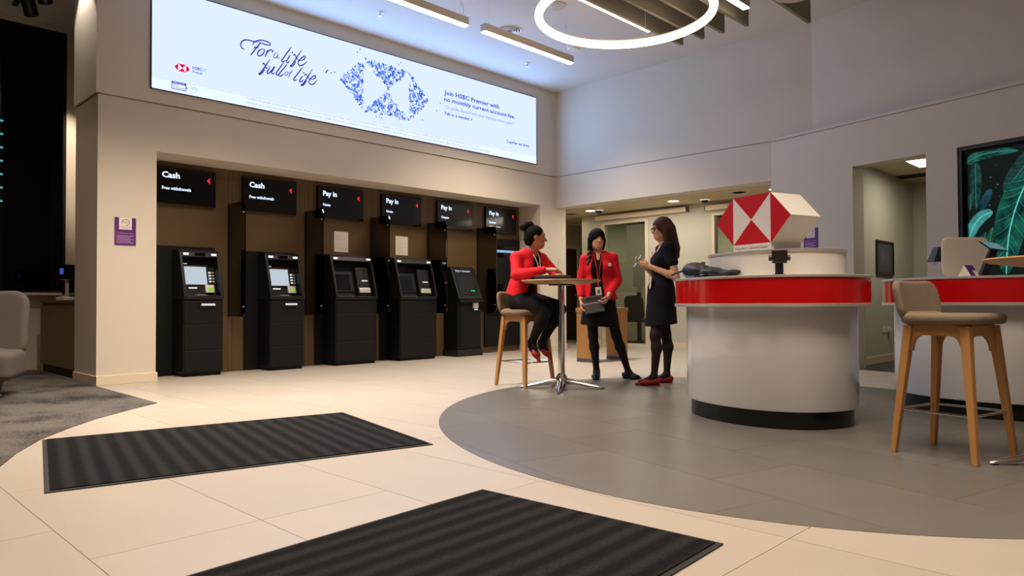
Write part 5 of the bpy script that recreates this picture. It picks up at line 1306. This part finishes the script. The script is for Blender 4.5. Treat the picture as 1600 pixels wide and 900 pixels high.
dp = torso(pel, wai, che, sL, sR, nk, hc, 0, .005, s=1.04) + [cap((.0, -.085, .85), (.30, -.085, .79), .098, .078, .04), cap((.0, .085, .85), (.30, .11, .79), .098, .078, .04), cap((.05, 0, .84), (.24, .01, .80), .09, .07, .05),
      ell((.14, .04, 1.36), (.07, .04, .07), None, 0, 0, 's'), cap((.085, .02, 1.345), (.12, .03, 1.6), .062, .09, 0, 0, None, 's'), half((0, 0, -1), -.767)]
obj('dress', sdf_mesh('dress', dp, .0075, ['dress']), None, g)
jp = torso(pel, wai, che, sL, sR, nk, hc, 0, .015, s=1.04) + [cap((-.03, 0, .98), (-.05, -.005, .86), .16, .185, .03, 0, ((1, 0, 0), .82)), cap((.185, .045, 1.44), (.215, .03, 1.18), .062, .068, 0, 0, ((1, 0, 0), 1.9), 's'), cap((.215, .03, 1.18), (.20, .0, .76), .068, .12, 0, 0, ((1, 0, 0), 1.7), 's'),
      cap((.07, .02, 1.345), (.12, .03, 1.6), .066, .10, 0, 0, None, 's'), half((-.35, 0, -1), -.845)]
sl = arm(sL, (.24, .21, 1.11), (.385, .075, 1.10), infl=.012) + arm(sR, (.10, -.225, 1.10), (.312, -.07, 1.145), infl=.012)
obj('jacket', sdf_mesh('jacket', jp[:7] + sl + jp[7:] + sl, .0075, ['jacket']), None, g)
c = v3(*hc); hp = [ell(c + Rh @ v3(-.022, 0, .032), (.100, .083, .094), Rh, .02), ell(c + Rh @ v3(-.07, 0, -.03), (.05, .06, .06), Rh, .03), ell(c + Rh @ v3(-.075, 0, .125), (.05, .052, .04), Rh, .008), ell(c + Rh @ v3(-.125, 0, .095), (.045, .05, .04), Rh, .01), ell(c + Rh @ v3(-.10, .02, .12), (.045, .04, .045), Rh, .01),
      ell(c + Rh @ v3(.095, 0, -.035), (.085, .09, .10), Rh, 0, 0, 's'), ell(c + Rh @ v3(.0, .08, -.015), (.03, .02, .04), Rh, 0, 0, 's'), ell(c + Rh @ v3(.0, -.08, -.015), (.03, .02, .04), Rh, 0, 0, 's'), cap(c + Rh @ v3(-.10, 0, -.04), c + Rh @ v3(-.165, .0, -.02), .006, .003, .004)]
obj('hair', sdf_mesh('hair', hp, .0065, ['hairb']), None, g)
shoe((.115, -.075, .405), (.26, -.085, .245), 'shoered', g, (.7, 0, .75)); shoe((.098, .085, .38), (.275, .075, .26), 'shoered', g, (.55, 0, .85))
lm = MB(); lm.tube([(.125, .06, 1.335), (.165, .05, 1.27), (.185, .03, 1.17)], .005, 6); lm.tube([(.12, -.02, 1.335), (.16, -.01, 1.27), (.185, .02, 1.17)], .005, 6); obj('lanyard', lm, 'paper', g)
pn = empty('pen', to_world(g, (.43, -.01, 1.145)), 0, label='thin pen in the hand of the seated woman', cat='pen')
obj('barrel', MB().tube([(0, 0, -.03), (.03, .0, .07), (.042, 0, .11)], .0045, 8), 'steel', pn); obj('tip', MB().tube([(0, 0, -.03), (-.004, 0, -.045)], .003, 8, taper=.001), 'black', pn)
cb = empty('clipboard', to_world(g, (.42, .02, 1.0495)), R(-70), label='open black notebook on the bar table', cat='notebook')
obj('left_cover', MB().box(-.15, .15, -.23, -.004, 0, .03), 'coatblk', cb, bevel=.002); obj('right_cover', MB().box(-.15, .15, .004, .20, 0, .022), 'coatblk', cb, bevel=.002)
obj('spine', MB().box(-.15, .15, -.004, .004, 0, .005), 'coatblk', cb)
obj('pages', MB().box(-.14, .14, -.22, -.008, .03, .042), M.setdefault('greypaper', mat('grey_pages', (96, 90, 90), .8)), cb, bevel=.002)
